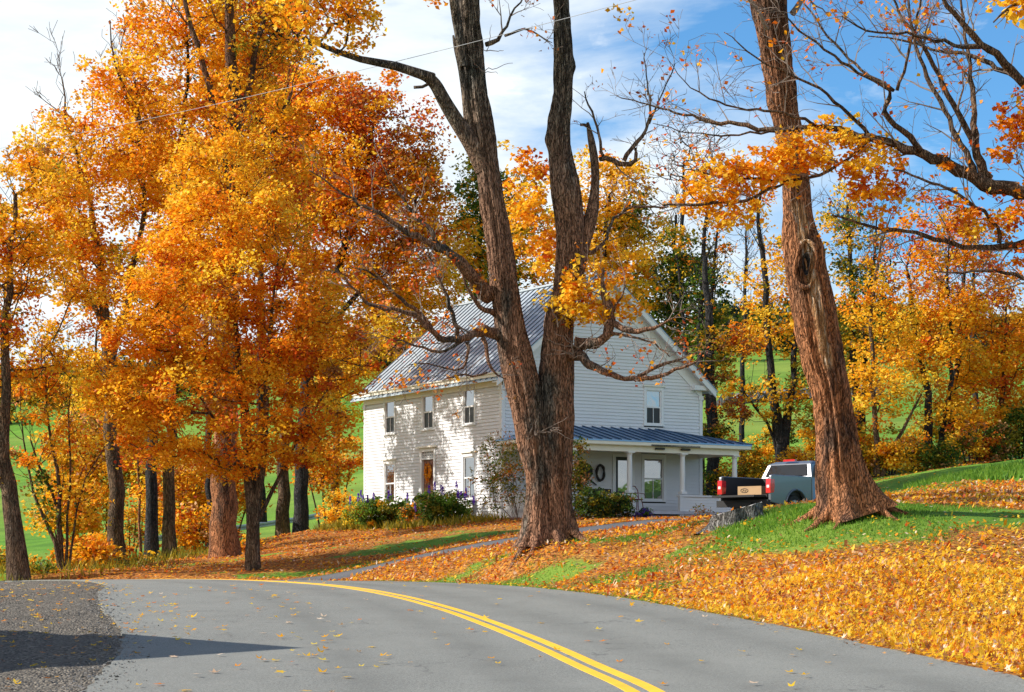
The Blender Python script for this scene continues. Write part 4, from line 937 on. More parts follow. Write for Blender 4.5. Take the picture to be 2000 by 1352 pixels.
# --- the broad orange maple in front on the left
tree('orange_maple', 'broad orange maple with a slim forked trunk at the road edge', (495, 62),
 [[(495, 1113, 0, 29), (490, 1000, 0, 25), (487, 900, 0, 24), (470, 760, .2, 14), (462, 640, .3, 9), (455, 480, .2, 5), (450, 330, 0, 2)],
  [(497, 1010, -.1, 16), (512, 900, -.3, 15), (517, 780, -.5, 12), (528, 640, -.6, 7), (545, 500, -.6, 3)],
  [(505, 1000, .1, 8), (545, 930, .3, 7), (580, 860, .5, 5), (640, 760, .8, 3)],
  [(488, 930, 0, 7), (440, 850, -.2, 6), (380, 760, -.4, 4), (300, 640, -.5, 2)]],
 [(440, 430, 150, 140, 62, 2.6, 1.2), (440, 600, 240, 190, 62, 3.4, 1.1), (300, 680, 150, 160, 61.5, 2.6, 1.1), (590, 680, 130, 180, 62, 2.6, 1), (420, 830, 230, 95, 61.5, 2.8, .95), (250, 800, 110, 80, 61.5, 2.0, .9), (620, 830, 90, 80, 62, 2, .8), (350, 880, 120, 60, 61.6, 2, .6), (560, 880, 90, 45, 61.6, 1.6, .5), (430, 300, 90, 60, 62, 1.6, 1)],
 570, 140, .55, .118, FK, [[.2, .5, .26, .03, .01, 0, 0], [.16, .46, .32, .05, .01, 0, 0], [.3, .48, .2, .01, .01, 0, 0], [.06, .34, .46, .12, .02, 0, 0], [.1, .4, .4, .08, .02, 0, 0], [.35, .5, .14, 0, .01, 0, 0], [.05, .3, .48, .14, .03, 0, 0], [.15, .5, .3, .05, 0, 0, 0]], 'brown', seed=1)
# --- row of old maples along the lane on the left
tree('roadside_maple', 'thick dark trunked maple at the far left edge, trunk leaning', (35, 62),
 [[(37, 1120, 0, 44), (30, 1050, 0, 37), (20, 980, 0, 33), (8, 900, 0, 28), (12, 760, 0, 19), (14, 640, 0, 16), (20, 500, 0, 12), (30, 380, 0, 8)], [(20, 960, 0, 20), (-20, 880, -.4, 14), (-60, 700, -1, 10), (-90, 500, -1, 6)]],
 [(20, 420, 150, 150, 63, 3.0, 1), (-100, 560, 160, 230, 62, 3, .8), (80, 560, 90, 130, 64, 2.4, .75), (40, 720, 90, 80, 63, 2, .35), (60, 300, 70, 55, 63, 1.5, .6), (-20, 880, 60, 60, 62, 1.5, .25)],
 210, 92, .6, .135, FK, [[.2, .46, .26, .03, .01, .04, 0]], 'brown', seed=2)
tree('tall_maple', 'tall golden maple whose crown peaks at the upper left against the cloud', (228, 73),
 [[(228, 1102, 0, 36), (228, 1000, 0, 31), (222, 900, 0, 29), (218, 780, 0, 24), (205, 640, 0, 20), (195, 500, 0, 14), (170, 380, 0, 9), (130, 240, 0, 5), (120, 150, 0, 2)],
  [(215, 700, 0, 14), (260, 540, .5, 12), (285, 400, .5, 9), (275, 250, .3, 6), (225, 120, 0, 4), (215, 40, 0, 2)],
  [(208, 640, 0, 10), (160, 540, -.4, 8), (120, 420, -.5, 5), (80, 320, 0, 3)]],
 [(240, 160, 90, 90, 73, 2.6, .95), (180, 330, 140, 130, 73, 3.4, .9), (300, 290, 110, 150, 74, 3, .9), (120, 450, 110, 110, 72, 2.6, .75), (210, 560, 130, 110, 73, 3, .7), (130, 240, 50, 50, 73, 1.5, .5)],
 330, 92, .68, .145, FK, [[.22, .5, .24, .02, .02, 0, 0], [.2, .46, .28, .04, .02, 0, 0], [.12, .44, .34, .08, .02, 0, 0], [.18, .46, .3, .04, .02, 0, 0], [.2, .44, .24, .06, .02, .04, 0]], 'brown', seed=3)
tree('tall_maple', 'tall maple behind with crown reaching the top frame, slate grey trunk', (296, 76),
 [[(296, 1096, 0, 30), (296, 1000, 0, 24), (297, 930, 0, 23), (300, 800, 0, 20), (310, 650, 0, 17), (330, 480, 0, 13), (350, 300, 0, 9), (370, 120, 0, 6), (360, -60, 0, 3)]],
 [(360, 20, 120, 100, 76, 3, 1), (420, 160, 130, 130, 77, 3, .9), (330, 320, 90, 100, 76, 2.5, .5), (350, -120, 130, 100, 76, 3, .8)],
 220, 84, .7, .15, FK, [[.2, .48, .26, .03, .03, 0, 0]], 'dark', seed=4)
tree('tall_maple', 'brown trunked maple second from the slate grey trunk in the left row', (331, 80),
 [[(331, 1089, 0, 30), (331, 1000, 0, 24), (330, 930, 0, 23), (335, 780, 0, 18), (350, 600, 0, 14), (380, 420, 0, 8)]],
 [(370, 520, 110, 120, 80, 2.8, 1), (380, 330, 100, 130, 80, 2.8, 1)], 190, 80, .7, .155, FK, [[.15, .42, .33, .06, .04, 0, 0]], 'brown', seed=5)
tree('slim_trunk_maple', 'narrow slate dark trunk just left of the thickest reddish trunk', (408, 86),
 [[(409, 1078, 0, 18), (408, 1000, 0, 15), (408, 900, 0, 14), (405, 700, 0, 11), (400, 500, 0, 6)]], [(400, 540, 80, 100, 86, 2, 1)], 40, 50, .7, .18, FK, [[.1, .3, .4, .1, .1, 0, 0]], 'dark', seed=6)
tree('old_maple', 'old maple with the thickest reddish trunk, dark limbs rising to the top', (440, 72),
 [[(440, 1092, 0, 62), (438, 1020, 0, 52), (438, 950, 0, 50), (440, 840, 0, 46), (440, 700, .4, 42), (445, 540, .6, 38), (455, 380, .8, 32), (458, 200, .8, 26), (450, 60, .8, 20), (440, -120, .8, 12)],
  [(450, 330, .8, 16), (410, 180, .6, 13), (370, 20, .4, 9), (340, -120, .2, 5)], [(456, 250, .8, 14), (500, 120, 1, 12), (530, -40, 1.2, 8)], [(452, 420, .8, 13), (520, 300, .5, 10), (570, 180, .3, 6)]],
 [(470, 90, 120, 130, 74, 3, .7), (540, 20, 90, 120, 74, 3, .6), (470, 260, 140, 120, 73, 3, .75), (560, 330, 90, 110, 73, 3, .8), (450, -110, 200, 100, 74, 4, .8), (500, 420, 150, 90, 73, 3, .7)],
 290, 76, .7, .15, FK, [[.18, .46, .26, .04, .04, .02, 0], [.2, .42, .22, .02, .04, .1, 0], [.14, .42, .32, .08, .04, 0, 0], [.04, .28, .42, .2, .06, 0, 0]], 'red', seed=7)
tree('dark_trunk_maple', 'maple with black brown trunk left of its twin near the house', (552, 91),
 [[(552, 1056, 0, 29), (553, 960, 0, 24), (556, 880, 0, 22), (565, 740, 0, 18), (590, 600, 0, 14), (600, 450, 0, 8), (590, 300, 0, 4)]],
 [(600, 260, 110, 130, 91, 3.5, .9), (640, 430, 130, 140, 91, 3.5, .8), (560, 150, 70, 90, 92, 3, .6)], 260, 72, .8, .19, FK, [[.1, .4, .35, .1, .05, 0, 0], [.12, .34, .34, .12, .08, 0, 0]], 'brown', seed=8)
tree('red_orange_maple', 'maple with the red orange dome crown left of the twin trunk', (587, 89),
 [[(587, 1051, 0, 32), (587, 960, 0, 27), (588, 880, 0, 25), (600, 740, .5, 21), (640, 600, 1, 17), (690, 440, 1.5, 12), (720, 300, 1.5, 7), (730, 200, 1.5, 3)], [(625, 640, .9, 12), (720, 560, 1, 9), (790, 460, 1, 6), (820, 360, 1, 3)]],
 [(720, 200, 85, 75, 90, 3, 1.1), (760, 290, 100, 110, 90, 3.4, 1.1), (720, 400, 150, 120, 90, 4, 1), (810, 480, 110, 130, 90, 3.4, .9), (700, 600, 130, 120, 90, 3.4, .8), (650, 330, 90, 150, 90, 3.4, .8), (840, 370, 55, 90, 90, 2, .8), (780, 590, 130, 90, 92, 3, .8)],
 520, 84, .8, .165, FK, [[0, .08, .38, .42, .12, 0, 0], [0, .14, .36, .38, .12, 0, 0], [.1, .4, .3, .15, .05, 0, 0], [.12, .42, .28, .12, .06, 0, 0], [.15, .45, .25, .05, .1, 0, 0], [.1, .4, .4, .06, .04, 0, 0], [0, .2, .4, .3, .1, 0, 0], [.2, .5, .2, .05, .05, 0, 0]], 'dark', seed=9)
tree('multi_stem_tree', 'small multi stemmed tree with curved stems beside the leaning left trunk', (112, 64),
 [[(118, 1100, 0, 9), (105, 1040, 0, 8), (75, 980, 0, 6), (50, 900, 0, 4), (40, 800, 0, 2)], [(118, 1100, .1, 10), (114, 1000, 0, 9), (105, 900, 0, 7), (95, 800, 0, 4), (85, 680, 0, 2)], [(122, 1100, 0, 8), (118, 1020, .2, 6), (85, 930, .2, 5), (60, 860, 0, 3)], [(128, 1100, 0, 6), (135, 1000, 0, 5), (134, 880, .1, 4), (140, 740, 0, 2)], [(134, 1100, 0, 5), (145, 1030, .2, 4), (165, 940, .3, 3), (200, 880, .3, 2)]],
 [(90, 860, 80, 90, 64, 1.5, .6), (150, 960, 60, 60, 64.5, 1.5, .7), (70, 740, 70, 70, 64, 1.6, .8), (90, 970, 50, 60, 64.2, 1, .5)], 95, 55, .5, .13, FK, [[.1, .3, .2, .05, .1, .2, .05], [.2, .4, .1, 0, .1, .2, 0], [.1, .35, .35, .1, .1, 0, 0], [.05, .1, .05, 0, .05, .35, .4]], 'brown', seed=10)
tree('sapling', 'slender reddish stemmed sapling between the left row trunks', (274, 77), [[(275, 1085, 0, 6), (272, 980, 0, 5), (268, 860, 0, 4), (262, 760, 0, 2)]], [(265, 800, 50, 70, 77, 1.2, 1), (270, 930, 30, 40, 77, 1, .5)], 34, 50, .5, .15, FK, [[.15, .4, .3, .05, .1, 0, 0]], 'red', seed=11)
# dark evergreen behind the top left crowns
tree('spruce', 'dark green conifer showing through the golden crowns at the top left', (505, 100),
 [[(510, 1010, 0, 20), (510, 600, 0, 14), (505, 200, 0, 9), (500, -120, 0, 3)]], [(500, 40, 80, 170, 100, 2.2, 1), (520, 300, 100, 150, 100, 2.6, 1), (480, 170, 90, 90, 100, 2, .8), (560, 90, 45, 110, 100, 2, .8)], 260, 80, .9, .20, ['dark', 'olive'], [[.85, .15]], 'dark', seed=12)
# undergrowth along the left row
ug = [(165, 1085, 68, 60, 40, 'low golden bush at the foot of the multi stemmed tree'), (60, 1112, 63.5, 45, 22, 'ragged green brush just right of the leaning left trunk'), (215, 1082, 74.5, 70, 42, 'orange and gold bush around the trunk of the tall golden maple'), (130, 1000, 70, 60, 70, 'upright yellow green shrub between leaning trunk and tall maple'), (375, 1040, 84, 62, 65, 'bronze gold thicket between the two narrow dark trunks'), (255, 1020, 84, 40, 60, 'airy gold shrub left of the slate grey trunk'), (475, 1060, 76, 30, 40, 'small orange shrub hugging the thickest trunk'), (665, 1000, 86, 42, 52, 'yellow shrub left of the flower bed by the house'), (10, 1100, 70, 36, 26, 'low green brush at the far left edge'), (340, 960, 88, 90, 90, 'tall bronze gold thicket under the broad orange maple'), (440, 930, 92, 100, 90, 'orange thicket behind the thickest trunk'), (190, 900, 80, 110, 110, 'gold leaved understory tree under the left crowns'), (640, 900, 94, 90, 60, 'orange understory branches left of the house corner')]
for k, (px, py, Y, rx, ry, lab) in enumerate(ug):
    base = G(px, Y); bpy_ = HY-base[2]/Y*F
    wts = [[.15, .35, .18, .03, .12, .15, .02]] if 'green' not in lab else [[.1, .15, .02, 0, .08, .35, .3]]
    if 'yellow' in lab: wts = [[.5, .3, .05, 0, .02, .13, 0]]
    if 'orange' in lab or 'bronze' in lab: wts = [[.05, .33, .33, .08, .15, .06, 0]]
    st = [[(px+dx*.2, bpy_, 0, 4), (px+dx*.6, (bpy_+py)/2, 0, 3), (px+dx, py-ry*.3, .2, 2)] for dx in (-rx*.5, -rx*.1, rx*.3, rx*.6)]
    tree('shrub', lab, (px, Y), st, [(px, py, rx, ry, Y, min(1.5, rx*Y/F), 1)], max(14, int(rx*ry/75)), 60, .42 if rx < 60 else .6, .12 if rx < 60 else .16, FK, wts, 'brown', cat='shrub', seed=40+k)

# ------------------------------------------------------------------ hero trunks
def bark_tube(path, k=40, seg=.10, ridge=.035, nridge=11, flare=None, seed=0, knots=()):
    """path: (x,y,z,r). dense tube with vertical furrows, lumps and root buttresses"""
    p = np.array(path, float); d = np.r_[0, np.cumsum(np.linalg.norm(np.diff(p[:, :3], axis=0), axis=1))]
    s = np.arange(0, d[-1], seg); q = np.stack([np.interp(s, d, p[:, i]) for i in range(4)], 1)
    for i in range(4):
        kk = 7; pad = np.r_[[q[0, i]]*3, q[:, i], [q[-1, i]]*3]; q[:, i] = np.convolve(pad, np.ones(kk)/kk, 'valid')
    q[0] = p[0]
    n = len(q); th = np.linspace(0, 2*np.pi, k, endpoint=False); V = np.zeros((n, k, 3))
    t = np.gradient(q[:, :3], axis=0); t /= np.linalg.norm(t, axis=1)[:, None]
    for i in range(n):
        T = t[i]; a = np.cross(T, [0, 1, 0]); a /= np.linalg.norm(a); b = np.cross(T, a); r = q[i, 3]
        for j in range(k):
            ca, sa = math.cos(th[j]), math.sin(th[j])
            u = mnoise.noise((ca*2.2+seed, sa*2.2, s[i]*.35)); f = mnoise.noise((ca*nridge*.5+seed, sa*nridge*.5, s[i]*.55)); g = mnoise.noise((ca*nridge*1.1, sa*nridge*1.1+seed, s[i]*1.3))
            h_ = mnoise.noise((ca*nridge*1.7+9+seed, sa*nridge*1.7, s[i]*.9)); rr = r*(1+.13*u)-ridge*abs(f)*1.5+ridge*.5*g+ridge*.9*(.2-abs(h_))-.015
            for (kz, kth, kr, ka) in knots:
                dz = (s[i]-kz)/kr; da = math.atan2(math.sin(th[j]-kth), math.cos(th[j]-kth))*r/kr; rr += ka*math.exp(-(dz*dz+da*da)*1.5)
            if flare:
                h, amp, nl, ph = flare; e = math.exp(-s[i]/h); lob = .55+.75*max(0, math.cos(nl*th[j]+ph+.8*math.sin(th[j]*2)))**1.5
                rr += amp*e*lob
            V[i, j] = q[i, :3]+(a*ca+b*sa)*rr
    f = [(i*k+j, i*k+(j+1) % k, (i+1)*k+(j+1) % k, (i+1)*k+j) for i in range(n-1) for j in range(k)]+[tuple(range((n-1)*k, n*k))]
    return V.reshape(-1, 3), f
def pathpx(pts, org, Y0):
    return [tuple(P(a, b, Y0+c)-org)+(w_/2/F*(Y0+c),) for a, b, c, w_ in pts]
def add_bark(mb, pts, org, Y0, **kw): v, f = bark_tube(pathpx(pts, org, Y0), **kw); mb.add(v, f)
def limb(mb, pts, org, Y0, k=9, store=None, wob=.02):
    p = np.array(pathpx(pts, org, Y0)); d = np.r_[0, np.cumsum(np.linalg.norm(np.diff(p[:, :3], axis=0), axis=1))]
    s = np.linspace(0, d[-1], max(4, int(d[-1]/.18))); q = np.stack([np.interp(s, d, p[:, i]) for i in range(4)], 1)
    for i in range(3):
        pad = np.r_[q[0, i], q[:, i], q[-1, i]]; q[:, i] = np.convolve(pad, [.25, .5, .25], 'valid')
    q[1:-1, :3] += rng.normal(size=(len(q)-2, 3))*wob
    mb.tube(q[:, :3], q[:, 3]*(1+.10*rng.normal(size=len(q))*.6), k, cap=True)
    if store is not None: store.append(q)
    return q
def leafy(name, parent, C, cnt, spread, size, keys, w, hor=.3):
    C = np.array(C); w = np.array(w, float); return leafcloud(name, C, cnt, spread, size, keys, rng.choice(len(keys), len(C), p=w/w.sum()), parent, np.zeros(3), hor)

# --- twin trunk maple in front of the house
YA = 50.0; orgA = G(1068, YA); TA = empty('twin_trunk_maple', tuple(orgA)); tag(TA, 'huge old maple with two bare trunks parting in front of the house', 'tree')
mb = MB()
add_bark(mb, [(1054, 1068, 0, 76), (1054, 1000, 0, 62), (1056, 940, 0, 58), (1044, 860, 0, 72), (1032, 790, 0, 72), (1014, 714, -.1, 72), (994, 629, -.2, 60), (978, 500, -.3, 54), (958, 370, -.4, 49), (944, 259, -.4, 50), (931, 185, -.4, 44), (925, 111, -.4, 44), (918, 37, -.4, 42), (916, 0, -.4, 44), (905, -200, -.4, 36), (880, -420, -.3, 24)],
  org=orgA, Y0=YA, k=90, seg=.07, flare=(.34, .22, 4, 2.4), seed=1.3, knots=[(2.55, R(180), .22, .16), (2.4, R(200), .3, .08)], ridge=.065)
add_bark(mb, [(1092, 1064, .1, 72), (1086, 1000, .1, 66), (1082, 940, .1, 68), (1084, 850, .1, 76), (1084, 780, .1, 73), (1087, 714, .1, 71), (1091, 629, .1, 58), (1103, 560, 0, 48), (1112, 500, 0, 56), (1112, 430, 0, 54), (1104, 370, 0, 62), (1094, 300, 0, 46), (1092, 250, 0, 48), (1101, 185, 0, 40), (1101, 111, 0, 40), (1098, 37, 0, 34), (1095, 0, 0, 34), (1090, -180, 0, 30), (1105, -400, 0, 20)],
  org=orgA, Y0=YA, k=90, seg=.07, flare=(.34, .20, 4, .4), seed=7.7, knots=[(12.05, R(180), .2, .09), (10.2, 0, .25, .10)], ridge=.065)
st = []
lp = lambda pts, k=9, wob=.02: limb(mb, pts, orgA, YA, k, st, wob)
# upper left limb, snag and fork beside it
add_bark(mb, [(948, 330, -.4, 44), (928, 290, -.5, 38), (905, 255, -.6, 33), (883, 222, -.7, 31), (861, 185, -.9, 29), (846, 152, -1.0, 27), (809, 142, -1.3, 20), (772, 129, -1.6, 17), (738, 123, -1.9, 15), (705, 116, -2.1, 13), (661, 102, -2.5, 11), (624, 87, -2.9, 9), (580, 70, -3.2, 6)], org=orgA, Y0=YA, k=20, ridge=.012, seed=3)
add_bark(mb, [(922, 290, -.45, 26), (908, 180, -.5, 18), (900, 130, -.55, 15), (887, 80, -.6, 11), (884, 58, -.6, 2)], org=orgA, Y0=YA, k=16, ridge=.015, seed=5)
add_bark(mb, [(905, 130, -.7, 20), (893, 40, -.8, 22), (885, 0, -.9, 22), (870, -160, -1, 16)], org=orgA, Y0=YA, k=20, ridge=.02, seed=15)
mb.tube(np.array(pathpx([(846, 160, -1, 8), (825, 170, -1, 7), (808, 171, -1, 5)], orgA, YA))[:, :3], .04, 7)
# right snag
add_bark(mb, [(1118, 560, .1, 44), (1136, 480, .1, 34), (1156, 425, .1, 30), (1163, 370, .1, 21), (1163, 325, .1, 20), (1156, 277, .1, 17), (1149, 245, .1, 12), (1146, 230, .1, 3)], org=orgA, Y0=YA, k=18, ridge=.02, seed=9)
mb.tube(np.array(pathpx([(1150, 247, .1, 8), (1140, 244, .1, 6), (1133, 244, .1, 5)], orgA, YA))[:, :3], [.05, .04, .035], 7)
add_bark(mb, [(1122, 520, -.05, 40), (1128, 440, -.05, 32), (1130, 400, -.05, 22), (1133, 362, -.05, 3)], org=orgA, Y0=YA, k=18, ridge=.02, seed=19)
lp([(1168, 312, .1, 11), (1188, 308, 0, 10), (1205, 316, -.1, 10), (1226, 326, -.1, 10), (1241, 316, -.2, 8), (1246, 302, -.2, 7), (1240, 285, -.2, 6)])
lp([(1218, 318, -.1, 9), (1224, 295, -.1, 8), (1238, 282, -.1, 8), (1254, 266, -.1, 7), (1266, 246, -.1, 6), (1274, 215, -.2, 4), (1262, 160, -.3, 3), (1258, 100, -.3, 1.5)])
lp([(1266, 246, -.1, 5), (1290, 190, -.1, 3), (1320, 120, 0, 2)]); lp([(1180, 310, 0, 6), (1168, 260, 0, 5), (1155, 215, 0, 4), (1140, 175, 0, 2)])
# upper right branch of left stem
lp([(945, 88, -.4, 10), (965, 84, -.5, 9), (982, 72, -.6, 8), (990, 52, -.7, 6), (994, 35, -.7, 5), (1010, 15, -.8, 4), (1024, -10, -.8, 3)])
lp([(983, 72, -.6, 6), (1005, 60, -.8, 5), (1027, 55, -.9, 4), (1050, 66, -1, 3), (1082, 86, -1.1, 1.5)])
# middle left limbs
lp([(958, 580, -.2, 34), (930, 550, -.6, 28), (911, 530, -.9, 26), (895, 508, -1.2, 22), (878, 492, -1.5, 18), (859, 484, -1.8, 15), (833, 474, -2.1, 12), (794, 455, -2.5, 10), (760, 430, -2.8, 8), (715, 405, -3.1, 6), (660, 370, -3.5, 4), (600, 330, -3.9, 2)], 14)
lp([(859, 484, -1.8, 12), (845, 455, -1.9, 10), (820, 430, -2, 8), (790, 395, -2.2, 6), (760, 350, -2.4, 4), (745, 320, -2.4, 2)])
lp([(975, 654, -.2, 28), (955, 648, -.5, 22), (937, 646, -.8, 18), (920, 655, -1.1, 16), (906, 662, -1.3, 14), (880, 664, -1.6, 13), (859, 661, -1.9, 12), (845, 647, -2, 11), (833, 636, -2.2, 10), (815, 617, -2.4, 9), (794, 608, -2.7, 8), (765, 604, -3, 7), (742, 604, -3.2, 6), (720, 596, -3.4, 5), (704, 585, -3.6, 5), (695, 567, -3.8, 4), (685, 554, -3.9, 4), (668, 540, -4.1, 3), (650, 520, -4.3, 2)], 12)
lp([(845, 650, -2, 10), (830, 620, -2.1, 9), (815, 604, -2.2, 8), (800, 598, -2.3, 8), (782, 585, -2.5, 7), (768, 569, -2.7, 6), (750, 551, -2.9, 5), (730, 535, -3.1, 4), (705, 525, -3.3, 3), (680, 518, -3.6, 2)])
lp([(893, 660, -1.4, 11), (890, 640, -1.5, 9), (884, 616, -1.5, 9), (876, 596, -1.6, 8), (869, 575, -1.6, 7), (858, 545, -1.7, 6), (843, 515, -1.8, 5), (835, 495, -1.9, 3)])
lp([(906, 664, -1.3, 8), (892, 672, -1.4, 7), (880, 684, -1.5, 6), (866, 690, -1.6, 6), (833, 683, -1.8, 5), (807, 670, -2, 4), (780, 668, -2.3, 3), (745, 655, -2.6, 2)])
lp([(911, 664, -1.2, 8), (914, 690, -1.2, 6), (914, 712, -1.3, 5), (905, 726, -1.3, 5), (885, 724, -1.4, 4), (860, 712, -1.5, 3), (828, 709, -1.7, 2), (790, 716, -1.9, 1.5)])
lp([(941, 655, -.8, 10), (950, 680, -.8, 8), (952, 700, -.9, 7), (956, 722, -.9, 6), (970, 732, -.9, 4), (990, 742, -.9, 2)]); lp([(955, 725, -.9, 5), (938, 738, -1, 4), (915, 728, -1.1, 4), (890, 733, -1.2, 3), (860, 745, -1.4, 2)])
lp([(968, 612, -.25, 14), (945, 606, -.6, 10), (932, 600, -.7, 9), (922, 578, -.8, 7), (908, 555, -.9, 5), (900, 530, -1, 3)])
# right hand limbs over the gable
lp([(1112, 690, 0, 30), (1130, 690, -.3, 24), (1148, 712, -.6, 18), (1165, 718, -.8, 15), (1180, 726, -1, 13), (1194, 732, -1.2, 12), (1218, 737, -1.4, 10), (1243, 739, -1.6, 10), (1265, 738, -1.8, 9), (1287, 734, -2, 8), (1310, 727, -2.1, 7), (1333, 719, -2.2, 6), (1355, 708, -2.3, 4), (1375, 699, -2.4, 2)], 11)
lp([(1243, 738, -1.6, 9), (1262, 728, -1.5, 8), (1285, 715, -1.5, 7), (1310, 710, -1.5, 6), (1335, 698, -1.5, 4), (1365, 690, -1.5, 2)])
lp([(1118, 672, -.2, 30), (1150, 672, -.4, 22), (1176, 668, -.6, 18), (1188, 650, -.6, 22), (1192, 632, -.6, 21), (1194, 612, -.6, 20), (1188, 592, -.5, 18), (1178, 570, -.5, 12), (1172, 550, -.5, 7), (1180, 520, -.4, 4)], 12)
lp([(1196, 628, -.6, 12), (1212, 640, -.8, 12), (1228, 646, -.9, 12), (1244, 650, -1, 11), (1258, 649, -1.1, 10), (1278, 643, -1.2, 7), (1296, 632, -1.3, 5), (1320, 618, -1.4, 3), (1345, 600, -1.4, 2)])
lp([(1190, 650, -.6, 8), (1225, 660, -.9, 5), (1262, 664, -1, 4), (1295, 680, -1.2, 3), (1310, 700, -1.3, 2)])
lp([(1130, 500, .1, 14), (1160, 492, .2, 9), (1178, 480, .3, 8), (1188, 455, .4, 7), (1196, 430, .4, 6), (1215, 410, .5, 5), (1260, 402, .6, 5), (1310, 404, .6, 3)])
lp([(1196, 612, -.6, 7), (1208, 595, -.7, 5), (1214, 570, -.8, 4), (1222, 545, -.8, 2)])
mb.build('trunk', BK['grey'], TA, smooth=True)
wood = MB(); tips = []
for i, q in enumerate(st): twigs(wood, q, 3.0, .95, 3, tips=tips, plane=.7, rmin=.0055)
# silvery sucker shoots on the bole
for (a, b) in ((1045, 850), (1055, 845), (1075, 840), (1030, 860), (1120, 690), (1130, 680), (1140, 690), (1090, 640), (1120, 700), (1160, 690), (1185, 640), (1110, 610), (950, 100), (945, 140)):
    for _ in range(3):
        p0 = P(a, b, YA-.65)-orgA; e = p0+np.array([rng.normal()*.35, -.15-.2*rng.random(), .25+rng.normal()*.25]); wood.tube(wobble(p0, e, 7, .2), np.linspace(.012, .005, 7), 4, cap=False)
wood.build('twigs', BK['twig'], TA)
tp = np.array(tips); px = CX+F*(tp[:, 0]+orgA[0])/(tp[:, 1]+orgA[1]); py = HY-F*(tp[:, 2]+orgA[2])/(tp[:, 1]+orgA[1])
sel = rng.random(len(tp)) < np.where(px < 950, .20, .10); C = tp[sel]
leafy('sparse_leaves', TA, C, 4, .22, .11, ['orange', 'red', 'rust', 'gold'], [.3, .4, .2, .1])
# clumps of gold leaves that still hang on this tree
org = orgA; B2, bi = blob_points([(1165, 560, 60, 60, 50.6, .9, 1), (1150, 600, 70, 40, 49.6, .8, 1), (1110, 540, 50, 70, 49.4, .3, .5), (1080, 470, 60, 80, 51.5, .8, .8), (1035, 420, 60, 90, 52, 1, .8), (1060, 350, 60, 60, 51.5, 1, .5), (1200, 490, 60, 50, 50.5, .9, .5), (1215, 600, 50, 40, 50, .8, .6), (1020, 300, 40, 50, 51.5, .6, .4)], 150)
leafy('crown', TA, B2-org, 42, .34, .125, ['yellow', 'gold', 'orange', 'red'], [.3, .5, .17, .03], .5)
# top left orange crown hanging on the long limb
B2, bi = blob_points([(690, 40, 60, 60, 47.4, .8, 1), (640, 10, 80, 60, 47, 1, 1), (720, 0, 60, 50, 47.4, .8, .8), (600, 60, 60, 50, 46.6, .7, .7), (850, -15, 40, 22, 48.6, .4, .5), (1205, 10, 28, 22, 49.6, .3, .35), (560, -20, 80, 50, 47, 1, .7), (720, 60, 30, 25, 47.4, .3, .3)], 80)
leafy('crown', TA, B2-org, 34, .36, .125, ['yellow', 'gold', 'orange', 'red'], [.22, .5, .25, .03], .4)
wd = Wood()
for q in st[:0]: pass
l0 = np.array(pathpx([(846, 152, -1.0, 27), (772, 129, -1.6, 17), (705, 116, -2.1, 13), (661, 102, -2.5, 11), (624, 87, -2.9, 9), (580, 70, -3.2, 6)], orgA, YA)); wd.add_path(list(l0[:, :3]), None, list(l0[:, 3]))
grow(wd, B2[B2[:, 0] < -3]-org); wd.finish(.011); wood_mesh('branches', wd, BK['grey'], TA, org=np.zeros(3))

# --- leaning trunk on the right
YB = 44.0; orgB = G(1660, YB); TB = empty('leaning_maple', tuple(orgB)); tag(TB, 'massive leaning reddish trunk with a hollow knot on the green mound', 'tree')
mb = MB()
add_bark(mb, [(1666, 1012, 0, 118), (1655, 975, 0, 114), (1645, 940, 0, 106), (1638, 900, 0, 94), (1633, 850, 0, 80), (1626, 800, 0, 74), (1616, 740, 0, 76), (1603, 700, 0, 80), (1590, 600, 0, 86), (1569, 500, 0, 79), (1562, 470, 0, 74), (1559, 420, 0, 61), (1552, 340, 0, 55), (1540, 264, 0, 54), (1530, 200, 0, 55), (1514, 100, 0, 64), (1500, 0, 0, 78), (1470, -200, 0, 64), (1430, -450, 0, 40), (1400, -650, 0, 20)],
  org=orgB, Y0=YB, k=110, seg=.07, flare=(.45, .34, 5, -.35), seed=21, knots=[(6.0, R(150), .35, .10), (3.6, R(200), .4, .05), (9.3, R(20), .25, .08)], ridge=.075)
mb.build('trunk', BK['red'], TB, smooth=True)
def front(px, py, r): return np.array(P(px, py, YB)-orgB)-[0, r, 0]
mb = MB(); v = []
for i in range(6):
    for j in range(18):
        a = 2*math.pi*j/18; r = .15*(i/5); v.append(front(1568, 522, .50)+np.array([r*(.55+.12*math.sin(3*a))*math.cos(a), .10-.10*(i/5)**2, r*1.7*math.sin(a)]))
mb.add(v, [(i*18+j, i*18+(j+1) % 18, (i+1)*18+(j+1) % 18, (i+1)*18+j) for i in range(5) for j in range(18)])
mb.build('hollow_knot', BK['dark'], TB, smooth=True)
mb = MB(); rp = [front(1568+20*math.cos(a)*(1+.15*math.sin(2*a)), 522-46*math.sin(a), .43+.02*math.sin(3*a)) for a in np.linspace(0, 2*np.pi, 26)]
mb.tube(rp, [.05+.015*math.sin(5*i) for i in range(26)], 9, cap=False); mb.build('bark_callus', BK['red'], TB, smooth=True)
wood = MB(); tips = []; lst = []
for pts in ([(1500, 60, -.5, 9), (1478, 20, -.9, 6), (1440, -40, -1.3, 3)], [(1545, 30, .3, 12), (1620, -60, .6, 8), (1700, -160, 1, 5)], [(1530, -60, .3, 26), (1600, -200, .6, 18), (1640, -380, .8, 9)], [(1470, -120, -.3, 22), (1390, -260, -.6, 14), (1330, -400, -.8, 6)]): limb(wood, pts, orgB, YB, 8, lst)
for q in lst: twigs(wood, q, 1.6, 1.3, 3, tips=tips)
